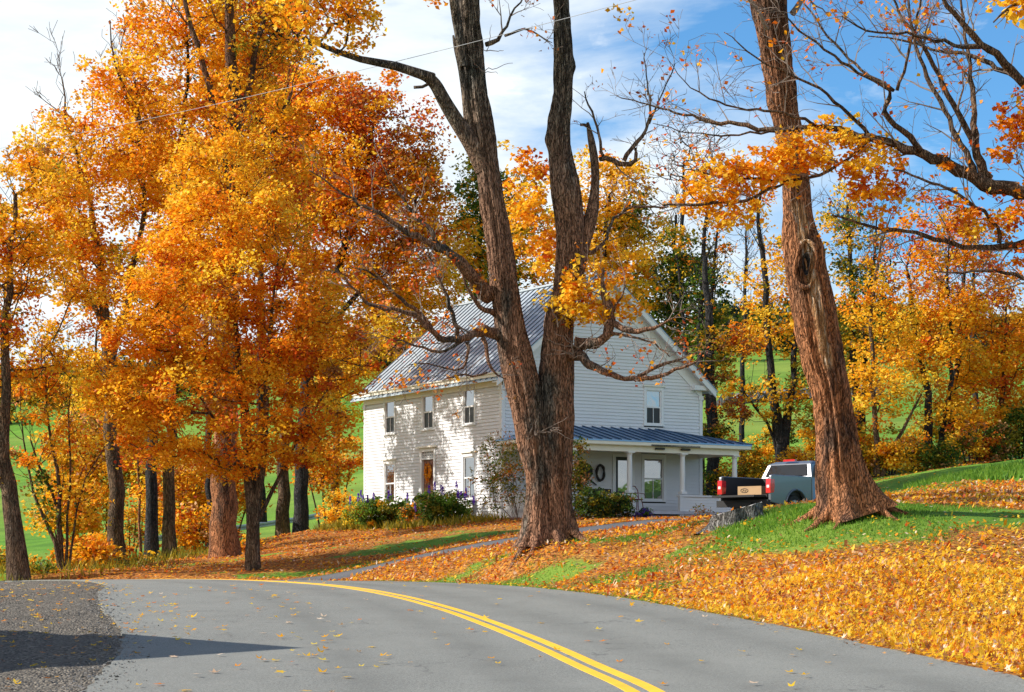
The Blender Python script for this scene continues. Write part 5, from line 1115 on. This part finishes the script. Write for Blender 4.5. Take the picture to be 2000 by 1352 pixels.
for b in range(20, 460, 14):
    a = np.interp(b, [0, 264, 470], [1500, 1540, 1562])+rng.normal()*14; p0 = front(a, b, .36); e = p0+np.array([rng.normal()*.4, -.2, .25+rng.normal()*.25]); wood.tube(wobble(p0, e, 7, .2), np.linspace(.010, .004, 7), 3, cap=False)
wood.build('twigs', BK['twig'], TB)
# ivy like roots and the stump
def root(mb, pts, org, Y0, k=10): limb(mb, pts, org, Y0, k, None, .015)
def groot(mb, p0, p1, w0, w1, org):
    # surface root from p0 towards p1 (plan offsets in metres from the tree), following the ground
    n = 9; a = np.array(p0); b = np.array(p1); q = []
    for i in range(n):
        u = i/(n-1); xy = a*(1-u)+b*u+np.array([.05*math.sin(5*u+a[0]), .06*math.sin(4*u)]); z = float(H(org[0]+xy[0], org[1]+xy[1]))-org[2]+.30*(1-u)**2.2-.03; r = w0*(1-u)+w1*u; q.append((xy[0], xy[1], z, r))
    mb_v, mb_f = bark_tube(q, k=18, seg=.06, ridge=.02, nridge=5, seed=p1[0]); mb.add(mb_v, mb_f)
for (p0, p1, w0) in (((-.45, -.35), (-1.15, -.9), .17), ((-.2, -.5), (-.55, -1.3), .15), ((.4, -.35), (1.0, -.9), .16), ((.5, 0), (1.5, -.1), .15), ((-.5, .1), (-1.5, .3), .15)):
    mb = MB(); groot(mb, p0, p1, w0, .04, orgB); mb.build('root', BK['red'], TB, smooth=True)
for (p0, p1, w0) in (((-.5, -.3), (-.95, -.75), .17), ((-.25, -.45), (-.5, -1.1), .14), ((.55, -.3), (1.15, -.6), .14), ((.2, -.5), (.35, -1.1), .13)):
    mb = MB(); groot(mb, p0, p1, w0, .04, orgA); mb.build('root', BK['grey'], TA, smooth=True)
YS = 46.8; orgS = G(1440, YS); S = empty('tree_stump', tuple(orgS)); tag(S, 'weathered grey stump sawn at a slant beside the leaning trunk', 'stump')
mb = MB(); k = 40; n = 9; v = []
for i in range(n):
    u = i/(n-1)
    for j in range(k):
        a = 2*math.pi*j/k; ca, sa = math.cos(a), math.sin(a); top = .34+.16*ca+.03*mnoise.noise((ca*3, sa*3, 4)); z = -.25+(top+.25)*u
        r = .50+.10*mnoise.noise((ca*2, sa*2, z))+.05*abs(mnoise.noise((ca*7, sa*7, z*1.5)))-.05*u+.15*math.exp(-(z+.05)*5)*(.4+.6*max(0, math.cos(3*a+2.5)))
        v.append((r*ca*1.18, r*sa, z))
f = [(i*k+j, i*k+(j+1) % k, (i+1)*k+(j+1) % k, (i+1)*k+j) for i in range(n-1) for j in range(k)]
mb.add(v, f); mb.build('bark', BK['stump'], S, smooth=True); S.location.z -= .06
mb = MB(); top = np.array(v[-k:]); c = top.mean(0)-[0, 0, .05]; v2 = [c]+[c+(t_-c)*s_+[0, 0, .012*rng.normal()] for s_ in (.33, .66, .97) for t_ in top]
f = [(0, 1+j, 1+(j+1) % k) for j in range(k)]+[(1+i*k+j, 1+(i+1)*k+j, 1+(i+1)*k+(j+1) % k, 1+i*k+(j+1) % k) for i in range(2) for j in range(k)]
mb.add(v2, f); mb.build('sawn_top', pbr('grey_end_grain', (.42, .40, .37), .85, var=.35, vs=9, bump=.5), S)
for (p0, p1, w0) in (((-.45, -.2), (-.95, -.5), .13), ((.35, -.3), (.75, -.45), .12)):
    mb = MB(); groot(mb, p0, p1, w0, .05, orgS); mb.build('root', BK['stump'], S, smooth=True)

# --- bare limbed maple reaching in from the right, trunk outside the picture
YJ = 38.0; orgJ = G(2330, YJ); TJ = empty('overhanging_maple', tuple(orgJ)); tag(TJ, 'maple reaching in from the right with long bare limbs and gold sprays', 'tree')
mb = MB(); st = []
add_bark(mb, [(2330, 960, 0, 120), (2325, 800, 0, 90), (2320, 600, 0, 84), (2300, 400, 0, 76), (2290, 200, 0, 60), (2270, 0, 0, 48), (2260, -300, 0, 30)], org=orgJ, Y0=YJ, k=28, seg=.15, seed=4, flare=(.5, .4, 3, 0))
lj = lambda pts, k=8: limb(mb, pts, orgJ, YJ, k, st)
lj([(2310, 430, 0, 44), (2160, 405, 0, 36), (2000, 374, 0, 29), (1950, 368, 0, 28), (1925, 362, 0, 27), (1895, 345, 0, 25), (1860, 326, 0, 23), (1800, 300, 0, 19), (1750, 282, .1, 17), (1700, 268, .2, 14), (1650, 256, .3, 12), (1600, 249, .5, 10), (1570, 248, .6, 10), (1520, 252, .8, 9), (1470, 250, 1, 9), (1430, 243, 1.1, 8), (1390, 237, 1.2, 7), (1350, 228, 1.3, 5), (1300, 215, 1.4, 4), (1250, 200, 1.5, 3), (1200, 186, 1.6, 1.5)], 10)
lj([(1935, 355, 0, 22), (1915, 320, 0, 18), (1905, 280, 0, 15), (1900, 200, .2, 11), (1895, 120, .3, 8), (1880, 40, .4, 6), (1870, -40, .4, 4)])
lj([(1905, 290, 0, 14), (1870, 220, -.1, 12), (1840, 160, -.2, 10), (1800, 90, -.3, 8), (1760, 30, -.4, 6), (1730, -30, -.5, 4)])
lj([(1905, 345, 0, 14), (1885, 300, .3, 12), (1850, 230, .5, 10), (1810, 150, .7, 8), (1780, 60, .8, 6), (1770, -40, .8, 4)])
lj([(1800, 300, 0, 12), (1770, 262, -.2, 12), (1745, 240, -.3, 11), (1720, 220, -.4, 11), (1735, 195, -.4, 9), (1750, 180, -.5, 8), (1720, 165, -.5, 7), (1660, 130, -.7, 6), (1610, 95, -.8, 5), (1560, 60, -.9, 4), (1520, 20, -1, 2)])
lj([(1750, 180, -.5, 7), (1700, 150, -.3, 6), (1650, 110, -.1, 5), (1600, 50, 0, 4), (1560, -10, .1, 3)]); lj([(1750, 182, -.5, 7), (1770, 130, -.6, 6), (1790, 60, -.7, 5), (1800, -30, -.8, 3)])
lj([(2250, 260, 0, 30), (2100, 200, 0, 22), (2000, 165, -.2, 18), (1960, 120, -.3, 16), (1920, 90, -.4, 14), (1880, 50, -.5, 11), (1850, 10, -.6, 9), (1820, -40, -.7, 6)])
lj([(1920, 92, -.4, 10), (1880, 95, -.5, 8), (1830, 80, -.6, 7), (1770, 65, -.8, 5), (1700, 60, -.9, 4), (1640, 30, -1, 3)]); lj([(2000, 165, -.2, 12), (1960, 135, .3, 10), (1900, 110, .5, 8), (1840, 100, .7, 6), (1760, 80, .9, 4), (1690, 70, 1, 2)])
lj([(1700, 268, .2, 8), (1650, 215, .1, 7), (1610, 180, 0, 6), (1560, 150, -.1, 5), (1500, 130, -.2, 4), (1450, 90, -.3, 3), (1410, 60, -.3, 1.5)])
lj([(1600, 249, .5, 7), (1550, 225, .3, 6), (1500, 218, .2, 5), (1450, 215, .1, 4), (1410, 205, 0, 4), (1370, 185, 0, 3), (1330, 155, 0, 2), (1300, 110, 0, 1.2)])
lj([(1560, 248, .6, 6), (1500, 262, .5, 5), (1440, 262, .4, 4), (1380, 268, .3, 3), (1320, 250, .2, 2), (1270, 240, .1, 1.5)])
lj([(2320, 560, 0, 36), (2150, 520, 0, 26), (2050, 488, 0, 18), (2000, 478, 0, 14), (1950, 480, .1, 12), (1905, 487, .2, 11), (1860, 476, .3, 9), (1800, 458, .4, 8), (1740, 448, .5, 7), (1680, 436, .6, 5), (1620, 420, .7, 4)])
lj([(1950, 480, .1, 10), (1960, 450, 0, 8), (1920, 410, -.1, 7), (1870, 380, -.2, 6), (1800, 350, -.3, 5), (1740, 330, -.4, 4)]); lj([(2100, 540, 0, 12), (2000, 545, 0, 9), (1950, 528, .1, 6), (1880, 535, .2, 4), (1820, 530, .3, 2)])
lj([(1700, 270, .2, 6), (1660, 310, .3, 6), (1600, 345, .4, 6), (1540, 352, .5, 5), (1470, 348, .6, 5), (1400, 345, .7, 4), (1330, 330, .8, 2)]); lj([(1540, 352, .5, 5), (1450, 395, .5, 6), (1360, 400, .5, 6), (1290, 402, .5, 4)])
mb.build('trunk', BK['brown'], TJ, smooth=True)
wood = MB(); tips = []
for i, q in enumerate(st): twigs(wood, q, 2.9, 1.05, 3, tips=tips, plane=.6, rmin=.0042)
wood.build('twigs', BK['twig'], TJ)
tp = np.array(tips); sel = rng.random(len(tp)) < .09
leafy('sparse_leaves', TJ, tp[sel], 3, .2, .10, ['orange', 'red', 'gold'], [.5, .35, .15])
BL = [(1560, 290, 80, 40, 38.3, .6, 1), (1500, 330, 100, 45, 38.5, .7, 1), (1640, 300, 90, 45, 38.2, .6, .9), (1700, 345, 70, 50, 38.1, .5, .7), (1400, 350, 70, 55, 38.7, .6, .9), (1430, 410, 60, 40, 38.6, .5, .8), (1360, 400, 40, 40, 38.7, .5, .5), (1640, 250, 50, 45, 38.3, .5, .5), (1720, 400, 70, 50, 38.4, .5, .35), (1740, 280, 40, 40, 38.3, .5, .25), (1990, 230, 50, 60, 37.6, .5, .9), (1960, 300, 40, 50, 37.9, .5, .3), (1860, 310, 60, 40, 38, .5, .15), (1900, 420, 90, 50, 38, .6, .35), (1980, 420, 50, 60, 38, .6, .5), (1990, 520, 60, 40, 38, .5, .3)]
B2, bi = blob_points(BL, 330); red = np.array([0, 0, .1, .4, 0, 0, 0, 0, .4, .2, .85, .7, .8, .7, .7, .6])[bi]
pal = np.where(rng.random(len(B2)) < red, rng.choice([2, 3], len(B2), p=[.7, .3]), rng.choice([0, 1, 2], len(B2), p=[.4, .42, .18]))
leafcloud('crown', B2, 26, .22, .105, ['yellow', 'gold', 'orange', 'red'], pal, TJ, orgJ, .5)
# --- near yellow maple whose tip hangs in the top right corner
YK = 24.0; orgK = G(2330, YK); TK = empty('near_maple', tuple(orgK)); tag(TK, 'nearest maple whose bright yellow leaf spray hangs in the top right corner', 'tree')
mb = MB(); add_bark(mb, [(2330, 1260, 0, 150), (2340, 900, 0, 100), (2350, 500, 0, 86), (2350, 100, 0, 70), (2330, -300, 0, 50)], org=orgK, Y0=YK, k=24, seg=.2, seed=11, flare=(.4, .3, 3, 1)); st = []
limb(mb, [(2350, -60, 0, 50), (2200, -60, 0, 30), (2080, -30, 0, 16), (2010, 0, 0, 9), (1960, 20, 0, 5), (1935, 50, 0, 3)], orgK, YK, 9, st)
mb.build('trunk', BK['brown'], TK, smooth=True); wood = MB(); twigs(wood, st[0], 2.2, .5, 2); wood.build('twigs', BK['twig'], TK)
B2, bi = blob_points([(1985, 15, 42, 45, 24, .3, 1), (1950, 40, 22, 26, 24, .2, .4), (2060, -20, 70, 70, 24, .5, 1), (2150, -40, 80, 80, 24, .5, 1)], 70); leafy('crown', TK, B2-orgK, 18, .15, .10, ['yellow', 'gold'], [.75, .25], .3)

# ------------------------------------------------------------------ trees and brush behind the house and on the right
def gpy(px, Y): return HY-float(G(px, Y)[2])/Y*F
def simple(name, label, px, Y, stems, blobs, n, per, wts, bark='dark', spread=.75, size=.19, seed=0, cat='tree', w0=None, **kw):
    b = gpy(px, Y); st = [[(px+(s[0][0] if i else 0), b, 0, s[0][1])]+[(x, y, d, w_) for (x, y, d, w_) in s[1:]] for i, s in enumerate(stems)]
    bl = [(x, y, rx, ry, Y+dy, dr, ww) for (x, y, rx, ry, dy, dr, ww) in blobs]
    return tree(name, label, (px, Y), st, bl, n, per, spread, size, FK, wts, bark, cat=cat, seed=seed, **kw)
GO = [.38, .46, .12, .01, .01, .02, 0]; OR = [.16, .46, .32, .05, .01, 0, 0]; RD = [.03, .24, .42, .27, .04, 0, 0]; GN = [0, .02, .02, 0, .03, .3, .63]; OL = [.08, .15, .04, 0, .08, .45, .2]; YG = [.3, .25, .03, 0, .02, .3, .1]
simple('green_gold_tree', 'green and gold tree just left of the twin trunk above the roof', 925, 101, [[(0, 24), (925, 800, 0, 18), (935, 560, 0, 12), (940, 380, 0, 5)]], [(940, 400, 70, 90, 0, 2.6, 1), (900, 500, 70, 80, 0, 2.4, 1), (960, 540, 60, 70, 0, 2, .9), (1000, 420, 70, 100, 1, 2.4, .9), (1030, 530, 60, 80, 1, 2, .8)], 230, 62, [GN, GO, GN, GO, GO], seed=60)
simple('gold_tree', 'golden tree rising behind the roof ridge right of the twin trunk', 1165, 103, [[(0, 22), (1165, 800, 0, 16), (1175, 560, 0, 12), (1190, 380, 0, 5)]], [(1190, 370, 75, 80, 0, 2.6, 1), (1150, 470, 90, 100, 0, 2.6, 1), (1240, 420, 70, 80, 0, 2.2, .8), (1220, 530, 80, 80, 0, 2.4, 1), (1140, 330, 50, 40, 0, 1.5, .4)], 220, 56, [GO, GO, OL, GO, GO], seed=61)
simple('dark_green_tree', 'dark green leafy tree above the right slope of the gable', 1300, 106, [[(0, 20), (1300, 800, 0, 16), (1310, 600, 0, 12), (1320, 420, 0, 5)]], [(1300, 560, 90, 70, 0, 2.6, 1), (1360, 520, 60, 60, 0, 2, .8), (1340, 640, 80, 70, 0, 2.4, 1), (1270, 470, 60, 50, 0, 2, .6), (1400, 600, 40, 50, 0, 1.4, .5), (1350, 730, 60, 60, 0, 2, .7)], 210, 62, [GN, GN, GN, OL, GN, OL], seed=62)
simple('tall_thin_tree', 'tall thin trunked tree with tufts of leaves high over the gable', 1368, 98, [[(0, 16), (1366, 760, 0, 13), (1368, 600, 0, 11), (1376, 460, 0, 8), (1385, 360, 0, 4)], [(14, 9), (1392, 760, 0, 9), (1390, 560, 0, 7), (1405, 430, 0, 4), (1415, 360, 0, 2)], [(-10, 8), (1340, 700, .4, 7), (1325, 520, .4, 5), (1310, 420, .4, 2)]], [(1370, 560, 40, 60, 0, 1.6, .5), (1330, 480, 40, 50, 0, 1.5, .5), (1400, 470, 30, 50, 0, 1.2, .3), (1380, 650, 40, 50, 0, 1.3, .5)], 60, 40, [GN, OL, OR, GN], spread=.6, size=.17, seed=63)
simple('bare_tree', 'leafless tree with a fan of purplish twigs against the cloud', 1320, 108, [[(0, 18), (1325, 700, 0, 13), (1330, 480, 0, 9), (1335, 330, 0, 4)]], [(1350, 290, 110, 70, 0, 3, 1), (1400, 340, 70, 60, 0, 2, .6), (1280, 320, 50, 50, 0, 2, .5)], 330, 1, [[0, .1, .2, .5, .2, 0, 0]], spread=.4, size=.14, seed=64, tip=.011)
simple('bare_tree', 'fine twigged leafless tree right of the leaning trunk low in the sky', 1450, 112, [[(0, 12), (1450, 700, 0, 9), (1455, 560, 0, 6), (1458, 440, 0, 3)]], [(1450, 520, 60, 90, 0, 2, 1), (1430, 440, 50, 60, 0, 2, .6)], 120, 2, [[.1, .2, .4, .3, 0, 0, 0]], spread=.4, size=.14, seed=65, tip=.009)
simple('dark_red_tree', 'dark tree with rust red lower boughs hard against the house corner', 1392, 92, [[(0, 26), (1390, 800, 0, 22), (1384, 640, 0, 17), (1378, 500, 0, 9)]], [(1430, 800, 50, 18, 0, 1.4, .9), (1400, 700, 36, 60, 0, 1.4, .7), (1440, 660, 60, 35, 0, 1.5, .6), (1400, 860, 36, 45, 0, 1.2, .8)], 95, 50, [[0, .03, .12, .5, .35, 0, 0], OL, [0, .1, .2, .3, .3, .1, 0], OL], seed=66, spread=.5, size=.15)
simple('twin_stem_tree', 'tree with two charcoal stems parting just above the truck roof', 1527, 95, [[(0, 32), (1527, 860, 0, 27), (1510, 770, -.2, 16), (1497, 640, -.4, 13), (1493, 520, -.5, 11), (1480, 420, -.6, 7), (1490, 340, -.6, 3)], [(2, 24), (1532, 850, .1, 20), (1548, 760, .2, 13), (1556, 640, .4, 11), (1562, 500, .6, 9), (1570, 380, .6, 5)], [(-3, 6), (1512, 840, 0, 6), (1480, 800, -.4, 5), (1455, 770, -.6, 3)]],
 [(1480, 560, 60, 70, 0, 2, .8), (1540, 480, 60, 80, 0, 2, .5), (1500, 650, 80, 60, 0, 2.2, .9), (1470, 780, 70, 50, 0, 2, .8), (1580, 600, 50, 90, 0, 1.8, .8), (1560, 760, 50, 60, 0, 1.6, .7), (1500, 400, 50, 50, 0, 1.8, .25)], 165, 42, [GO, GO, GO, [.35, .4, .1, 0, 0, .15, 0], GO, OL, OR], seed=67, spread=.62, size=.17)
simple('slender_tree', 'slender brown stemmed tree right of the leaning trunk with gold tiers', 1713, 91, [[(0, 14), (1712, 850, 0, 11), (1704, 740, 0, 9), (1700, 620, 0, 7), (1715, 500, 0, 5), (1740, 420, 0, 2)], [(6, 9), (1740, 880, -.2, 8), (1775, 820, -.4, 6), (1800, 770, -.5, 3)]],
 [(1700, 560, 60, 80, 0, 2, .5), (1730, 640, 80, 60, 0, 2.2, .9), (1690, 760, 80, 70, 0, 2.2, .9), (1760, 740, 60, 60, 0, 2, .7), (1720, 860, 50, 50, 0, 1.4, .6)], 150, 48, [OR, GO, GO, GO, OL], 'brown', seed=68, spread=.62, size=.16)
simple('green_tree', 'olive green tree showing right behind the leaning trunk', 1672, 99, [[(0, 20), (1672, 760, 0, 15), (1665, 560, 0, 11), (1655, 400, 0, 5)], [(8, 12), (1690, 700, .3, 9), (1700, 560, .3, 7), (1712, 430, .3, 3)]], [(1650, 480, 60, 80, 0, 2, .8), (1700, 560, 60, 70, 0, 2, .9), (1660, 640, 60, 80, 0, 2, .9), (1650, 400, 60, 50, 0, 2, .5)], 150, 46, [OL, GN, OL, GO], seed=69, spread=.65, size=.17)
simple('orange_tree', 'orange tree with a pair of dark stems in the middle of the right group', 1815, 95, [[(0, 22), (1815, 850, 0, 18), (1812, 760, 0, 13), (1790, 640, 0, 9), (1770, 520, 0, 5)], [(12, 14), (1845, 820, .2, 11), (1860, 700, .3, 8), (1850, 560, .3, 5), (1855, 440, .3, 2)]],
 [(1800, 560, 80, 80, 0, 2.5, .8), (1860, 480, 70, 70, 0, 2.4, .75), (1850, 620, 90, 80, 0, 2.6, 1), (1800, 700, 90, 60, 0, 2.5, 1), (1860, 790, 80, 60, 0, 2.2, .9), (1760, 470, 60, 70, 0, 2, .45), (1830, 400, 60, 50, 0, 2, .3)], 250, 50, [OR, RD, OR, GO, GO, RD, RD], seed=70, spread=.68, size=.17)
simple('slate_trunk_tree', 'straight slate trunk beside the dark pair with olive lower leaves', 1852, 97, [[(0, 20), (1855, 850, 0, 16), (1862, 760, 0, 13), (1880, 640, 0, 10), (1885, 520, 0, 6)]], [(1850, 830, 60, 45, 0, 2, .9), (1890, 720, 60, 60, 0, 2, .9), (1890, 560, 50, 70, 0, 2, .5)], 110, 50, [OL, GO, RD], seed=71, spread=.62, size=.17)
simple('amber_tree', 'dense amber tree at the right edge above the hedge', 1960, 98, [[(0, 18), (1955, 860, 0, 14), (1960, 740, 0, 10), (1965, 600, 0, 4)]], [(1950, 720, 80, 80, 0, 2.6, 1), (2020, 650, 70, 80, 0, 2.6, 1), (1920, 620, 60, 60, 0, 2.4, .7), (1990, 800, 80, 60, 0, 2.4, 1), (1910, 830, 60, 50, 0, 2, .8), (1975, 560, 60, 40, 0, 2, .4)], 260, 56, [OR, [.1, .4, .42, .04, .04, 0, 0], RD, OR, OR, RD], 'brown', seed=72, spread=.7, size=.17)
simple('red_maple', 'airy red maple in the gap of sky at the upper right of the group', 1905, 112, [[(0, 14), (1905, 700, 0, 10), (1900, 500, 0, 5)]], [(1900, 470, 80, 70, 0, 2.4, .5), (1840, 540, 60, 60, 0, 2, .5), (1930, 560, 60, 50, 0, 2, .5)], 80, 40, [RD], seed=73, spread=.65, size=.18)
simple('gold_tree', 'broad golden tree behind the truck and porch corner', 1620, 104, [[(0, 20), (1620, 800, 0, 15), (1610, 650, 0, 10), (1600, 540, 0, 4)]], [(1600, 700, 70, 80, 0, 2.4, .9), (1660, 720, 60, 70, 0, 2.2, .8), (1590, 820, 60, 60, 0, 2, .8), (1640, 850, 60, 50, 0, 2, .7)], 130, 50, [GO, GO, OL, OL], seed=74, spread=.68, size=.17)
bush = [(1405, 92, 30, 45, 'olive bush behind the porch corner post', OL), (1460, 94, 48, 50, 'yellow green thicket behind the truck bed', YG), (1560, 93, 40, 46, 'gold brown thicket right of the charcoal stems', [.2, .35, .1, 0, .15, .15, .05]), (1600, 96, 40, 60, 'tall yellow brush hidden partly by the leaning trunk', [.4, .3, .05, 0, .1, .15, 0]), (1738, 91, 36, 42, 'gold brush at the foot of the slender brown stems', [.25, .4, .1, 0, .1, .1, .05]), (1782, 93, 38, 44, 'straw coloured brush left of the dark pair of stems', [.15, .35, .12, 0, .2, .1, .08]), (1836, 92, 44, 34, 'dark green bush at the feet of the dark pair of stems', GN), (1895, 93, 46, 52, 'rust brown bush right of the dark pair of stems', [.05, .15, .2, .12, .35, .08, .05]), (1945, 94, 42, 46, 'dark olive bush above the low ground cover', [0, .05, .03, 0, .15, .3, .47]), (1992, 95, 44, 60, 'fresh green bush at the right edge of the hedge', [.02, .03, 0, 0, 0, .3, .65]), (2060, 95, 50, 60, 'green bush beyond the right edge of the hedge', GN), (1500, 98, 40, 60, 'thin leafed brush seen above the truck cab', YG), (1690, 93, 34, 46, 'brown gold brush beside the right flank of the leaning trunk', [.15, .35, .15, 0, .2, .1, .05])]
for k, (px, Y, rx, ry, lab, wt) in enumerate(bush):
    b = gpy(px, Y); st = [[(px+dx*.2, b, 0, 4), (px+dx*.6, b-ry*.7, 0, 3), (px+dx, b-ry*1.4, .2, 2)] for dx in (-rx*.6, -rx*.1, rx*.3, rx*.7)]
    tree('shrub', lab, (px, Y), st, [(px, b-ry*.85, rx, ry, Y, 1.2, 1)], int(20+rx*ry/90), 62, .5, .14, FK, [wt], 'dark', cat='shrub', seed=90+k)
# second storey of far left: trees beyond the lane
simple('gold_tree', 'pale gold tree beyond the lane seen low between the left trunks', 180, 104, [[(0, 18), (180, 900, 0, 13), (185, 740, 0, 8), (190, 640, 0, 3)]], [(180, 760, 110, 80, 0, 3, 1), (90, 700, 80, 70, 0, 2.5, .7), (270, 830, 80, 70, 0, 2.4, .8)], 110, 50, [GO, OL, GO], seed=75)
simple('gold_tree', 'deep gold tree beyond the lane filling the gap by the house wall', 655, 108, [[(0, 20), (655, 900, 0, 15), (660, 740, 0, 10), (665, 620, 0, 4)]], [(660, 760, 80, 80, 0, 2.8, 1), (700, 680, 80, 70, 0, 2.6, 1), (600, 700, 80, 80, 0, 2.6, .8), (760, 600, 80, 60, 0, 2.4, .9)], 190, 56, [GO, GO, OR, GO], seed=76)

# far woods along the skyline
def woods(label, pxs, Y, hpx, keys, w, seed):
    global rng; keep = rng; rng = np.random.default_rng(seed)
    C = []
    for px in np.arange(*pxs):
        for _ in range(3):
            yy = Y*(1+.05*rng.normal()); g = G(px+rng.normal()*10, yy); h = hpx*(.5+.7*rng.random())/F*Y
            m_ = 9; zz = rng.random(m_); r = h*.32*(1-zz*.6); C.append(np.c_[g[0]+rng.normal(size=m_)*r, g[1]+rng.normal(size=m_)*r, g[2]+.4+zz*h])
    C = np.concatenate(C); o = leafcloud('distant_woods', C, 34, 1.7, .75, keys, rng.choice(len(keys), len(C), p=w), None, np.zeros(3), .3)
    tag(o, label, 'woods', kind='stuff'); rng = keep
woods('dark evergreen wood on the hill crest behind the right hand trees', (1380, 1800, 14), 300, 70, ['dark', 'green', 'olive'], [.5, .3, .2], 5)
woods('mixed autumn wood along the hill crest at the far right', (1800, 2300, 16), 300, 50, ['olive', 'orange', 'dark', 'gold'], [.3, .25, .25, .2], 6)
woods('autumn wood along the hill crest behind the left hand trees', (-250, 900, 16), 330, 55, ['olive', 'dark', 'orange', 'gold'], [.3, .3, .2, .2], 8)

# ------------------------------------------------------------------ planting round the house
def plant(name, label, px, Y, rx, ry, keys, w, n, per, size, spikes=0, cat='shrub', spread=.3, seed=0, stems=8, lean=0, thin=3):
    global rng; keep = rng; rng = np.random.default_rng(500+seed)
    org = G(px, Y); root_ = empty(name, tuple(org)); tag(root_, label, cat); s = Y/F
    g = rng.normal(size=(n, 3)); g /= np.linalg.norm(g, axis=1)[:, None]; g *= (rng.random(n)**.5)[:, None]
    C = np.c_[g[:, 0]*rx*s+lean*s, g[:, 1]*min(1.0, rx*s*.8), ry*s*(1+g[:, 2]*.95)]; wd = Wood()
    for i in range(stems):
        e = C[rng.integers(n)]; wd.add_path(wobble([rng.normal()*.08, rng.normal()*.08, -.1], [e[0]*.5, e[1]*.5, e[2]*.55], 6, .05), None)
    grow(wd, C); wd.finish(.004*thin/3); wood_mesh('stems', wd, BK['twig'], root_, 3, 6, org=np.zeros(3))
    leafcloud('foliage', C, per, spread, size, keys, rng.choice(len(keys), n, p=w), root_, np.zeros(3), .3, .45)
    for i in range(spikes):
        x = (rng.random()*2-1)*rx*s*.95; yy = -rng.random()*.5; z = 2*ry*s*(.78+.35*rng.random())*(1-.25*(x/(rx*s))**2); mb = MB()
        mb.tube([(x, yy, z-.5), (x+.02, yy, z-.12)], .008, 4)
        stem_ = mb.build('flower_stalk', BK['twig'], root_); m_ = 46; a = rng.random(m_)*6.28; u = rng.random(m_); c = np.c_[x+.02+np.cos(a)*.045*(1-u*.6), yy+np.sin(a)*.045*(1-u*.6), z-.14+u*.30]
        t_ = rng.normal(size=(m_, 3)); t_ /= np.linalg.norm(t_, axis=1)[:, None]; u_ = np.cross(t_, rng.normal(size=(m_, 3))); u_ /= np.linalg.norm(u_, axis=1)[:, None]
        quadmesh('flower_spike', np.stack([c+t_*.032, c+u_*.028, c-t_*.032, c-u_*.028], 1), 4, [ML['purple']], parent=stem_)
    rng = keep
plant('flowering_plant', 'leafy perennial clump with violet spikes below the left ground floor window', 745, 79.5, 66, 34, ['green', 'olive', 'fern', 'gold'], [.4, .25, .27, .08], 110, 60, .12, 12, 'plant', seed=1)
plant('flowering_plant', 'bushy perennial clump with violet spikes right of the front door', 868, 76.2, 62, 36, ['green', 'olive', 'fern'], [.5, .2, .3], 110, 62, .12, 11, 'plant', seed=2)
plant('flowering_plant', 'small yellowing clump with two violet spikes at the house corner', 700, 81.5, 34, 30, ['yellow', 'fern', 'olive'], [.4, .3, .3], 45, 55, .12, 3, 'plant', seed=3)
plant('flowering_plant', 'reddish brown perennials between the two violet flower clumps', 806, 78, 24, 24, ['rust', 'green', 'orange', 'olive'], [.3, .3, .15, .25], 34, 50, .11, 2, 'plant', seed=4)
plant('lilac_bush', 'half bare lilac bush leaning over the house corner behind the twin trunk', 1012, 72.4, 62, 92, ['olive', 'green', 'rust', 'orange'], [.45, .3, .17, .08], 230, 13, .10, 0, 'shrub', .34, 5, 16, -30, 4)
plant('shrub', 'dark green shrub below the porch wall right of the twin trunk', 1160, 71.4, 42, 30, ['green', 'olive', 'dark'], [.5, .3, .2], 80, 55, .11, 0, seed=6)
plant('shrub', 'wiry dark shrub with thin stalks in front of the porch post', 1212, 71.6, 36, 28, ['green', 'dark', 'olive', 'rust'], [.4, .3, .2, .1], 62, 45, .10, 0, seed=7)
plant('flowering_plant', 'low mound of violet flowers at the end of the porch bed', 1258, 71.8, 18, 11, ['purple', 'green'], [.6, .4], 24, 60, .07, 0, 'plant', .16, 8)
plant('shrub', 'tall leafy shrub climbing at the left end of the porch', 1128, 71.8, 20, 84, ['olive', 'green', 'rust'], [.5, .3, .2], 80, 26, .11, 0, seed=9)
plant('shrub', 'thin dry weeds against the right porch wall', 1372, 71.8, 16, 15, ['rust', 'olive'], [.5, .5], 12, 14, .09, 0, seed=10)
for k in range(9):
    q = HW(-.35-.25*rng.random(), 1.2+k*.16*1.2) if False else None
x, y = scatter(14.2, 22, 66, 80, 260, lambda x, y: ell(x, y, 17.5, 71.5, 3.6, 1.9))
blades('ground_cover', x, y, .24, 'low sprawling green ground cover along the top of the leafy bank', 'fern', .05)
def border(x, y):
    c, s = math.cos(UA), math.sin(UA); hx = (x-HX)*c+(y-HYY)*s; hy = -(x-HX)*s+(y-HYY)*c
    return ((hx > -2.6) & (hx < -.5) & (hy > -1.5) & (hy < 11))*.8*vnoise(x, y, .8, 21)
x, y = scatter(-9, 3, 72, 88, 160, border); blades('ground_cover', x, y, .30, 'loose yellow green edging plants in front of the flower bed', 'olive', .04)
def meadow_edge(x, y): return ell(x, y, -17, 64, 4.5, 3.2)+ell(x, y, -13.5, 74, 2, 7)*.8
x, y = scatter(-24, -8, 58, 86, 45, lambda x, y: meadow_edge(x, y)*vnoise(x, y, 1.2, 33)); blades('tall_grass', x, y, .34, 'uncut grass and weeds along the meadow edge at the far left', 'olive', .025)
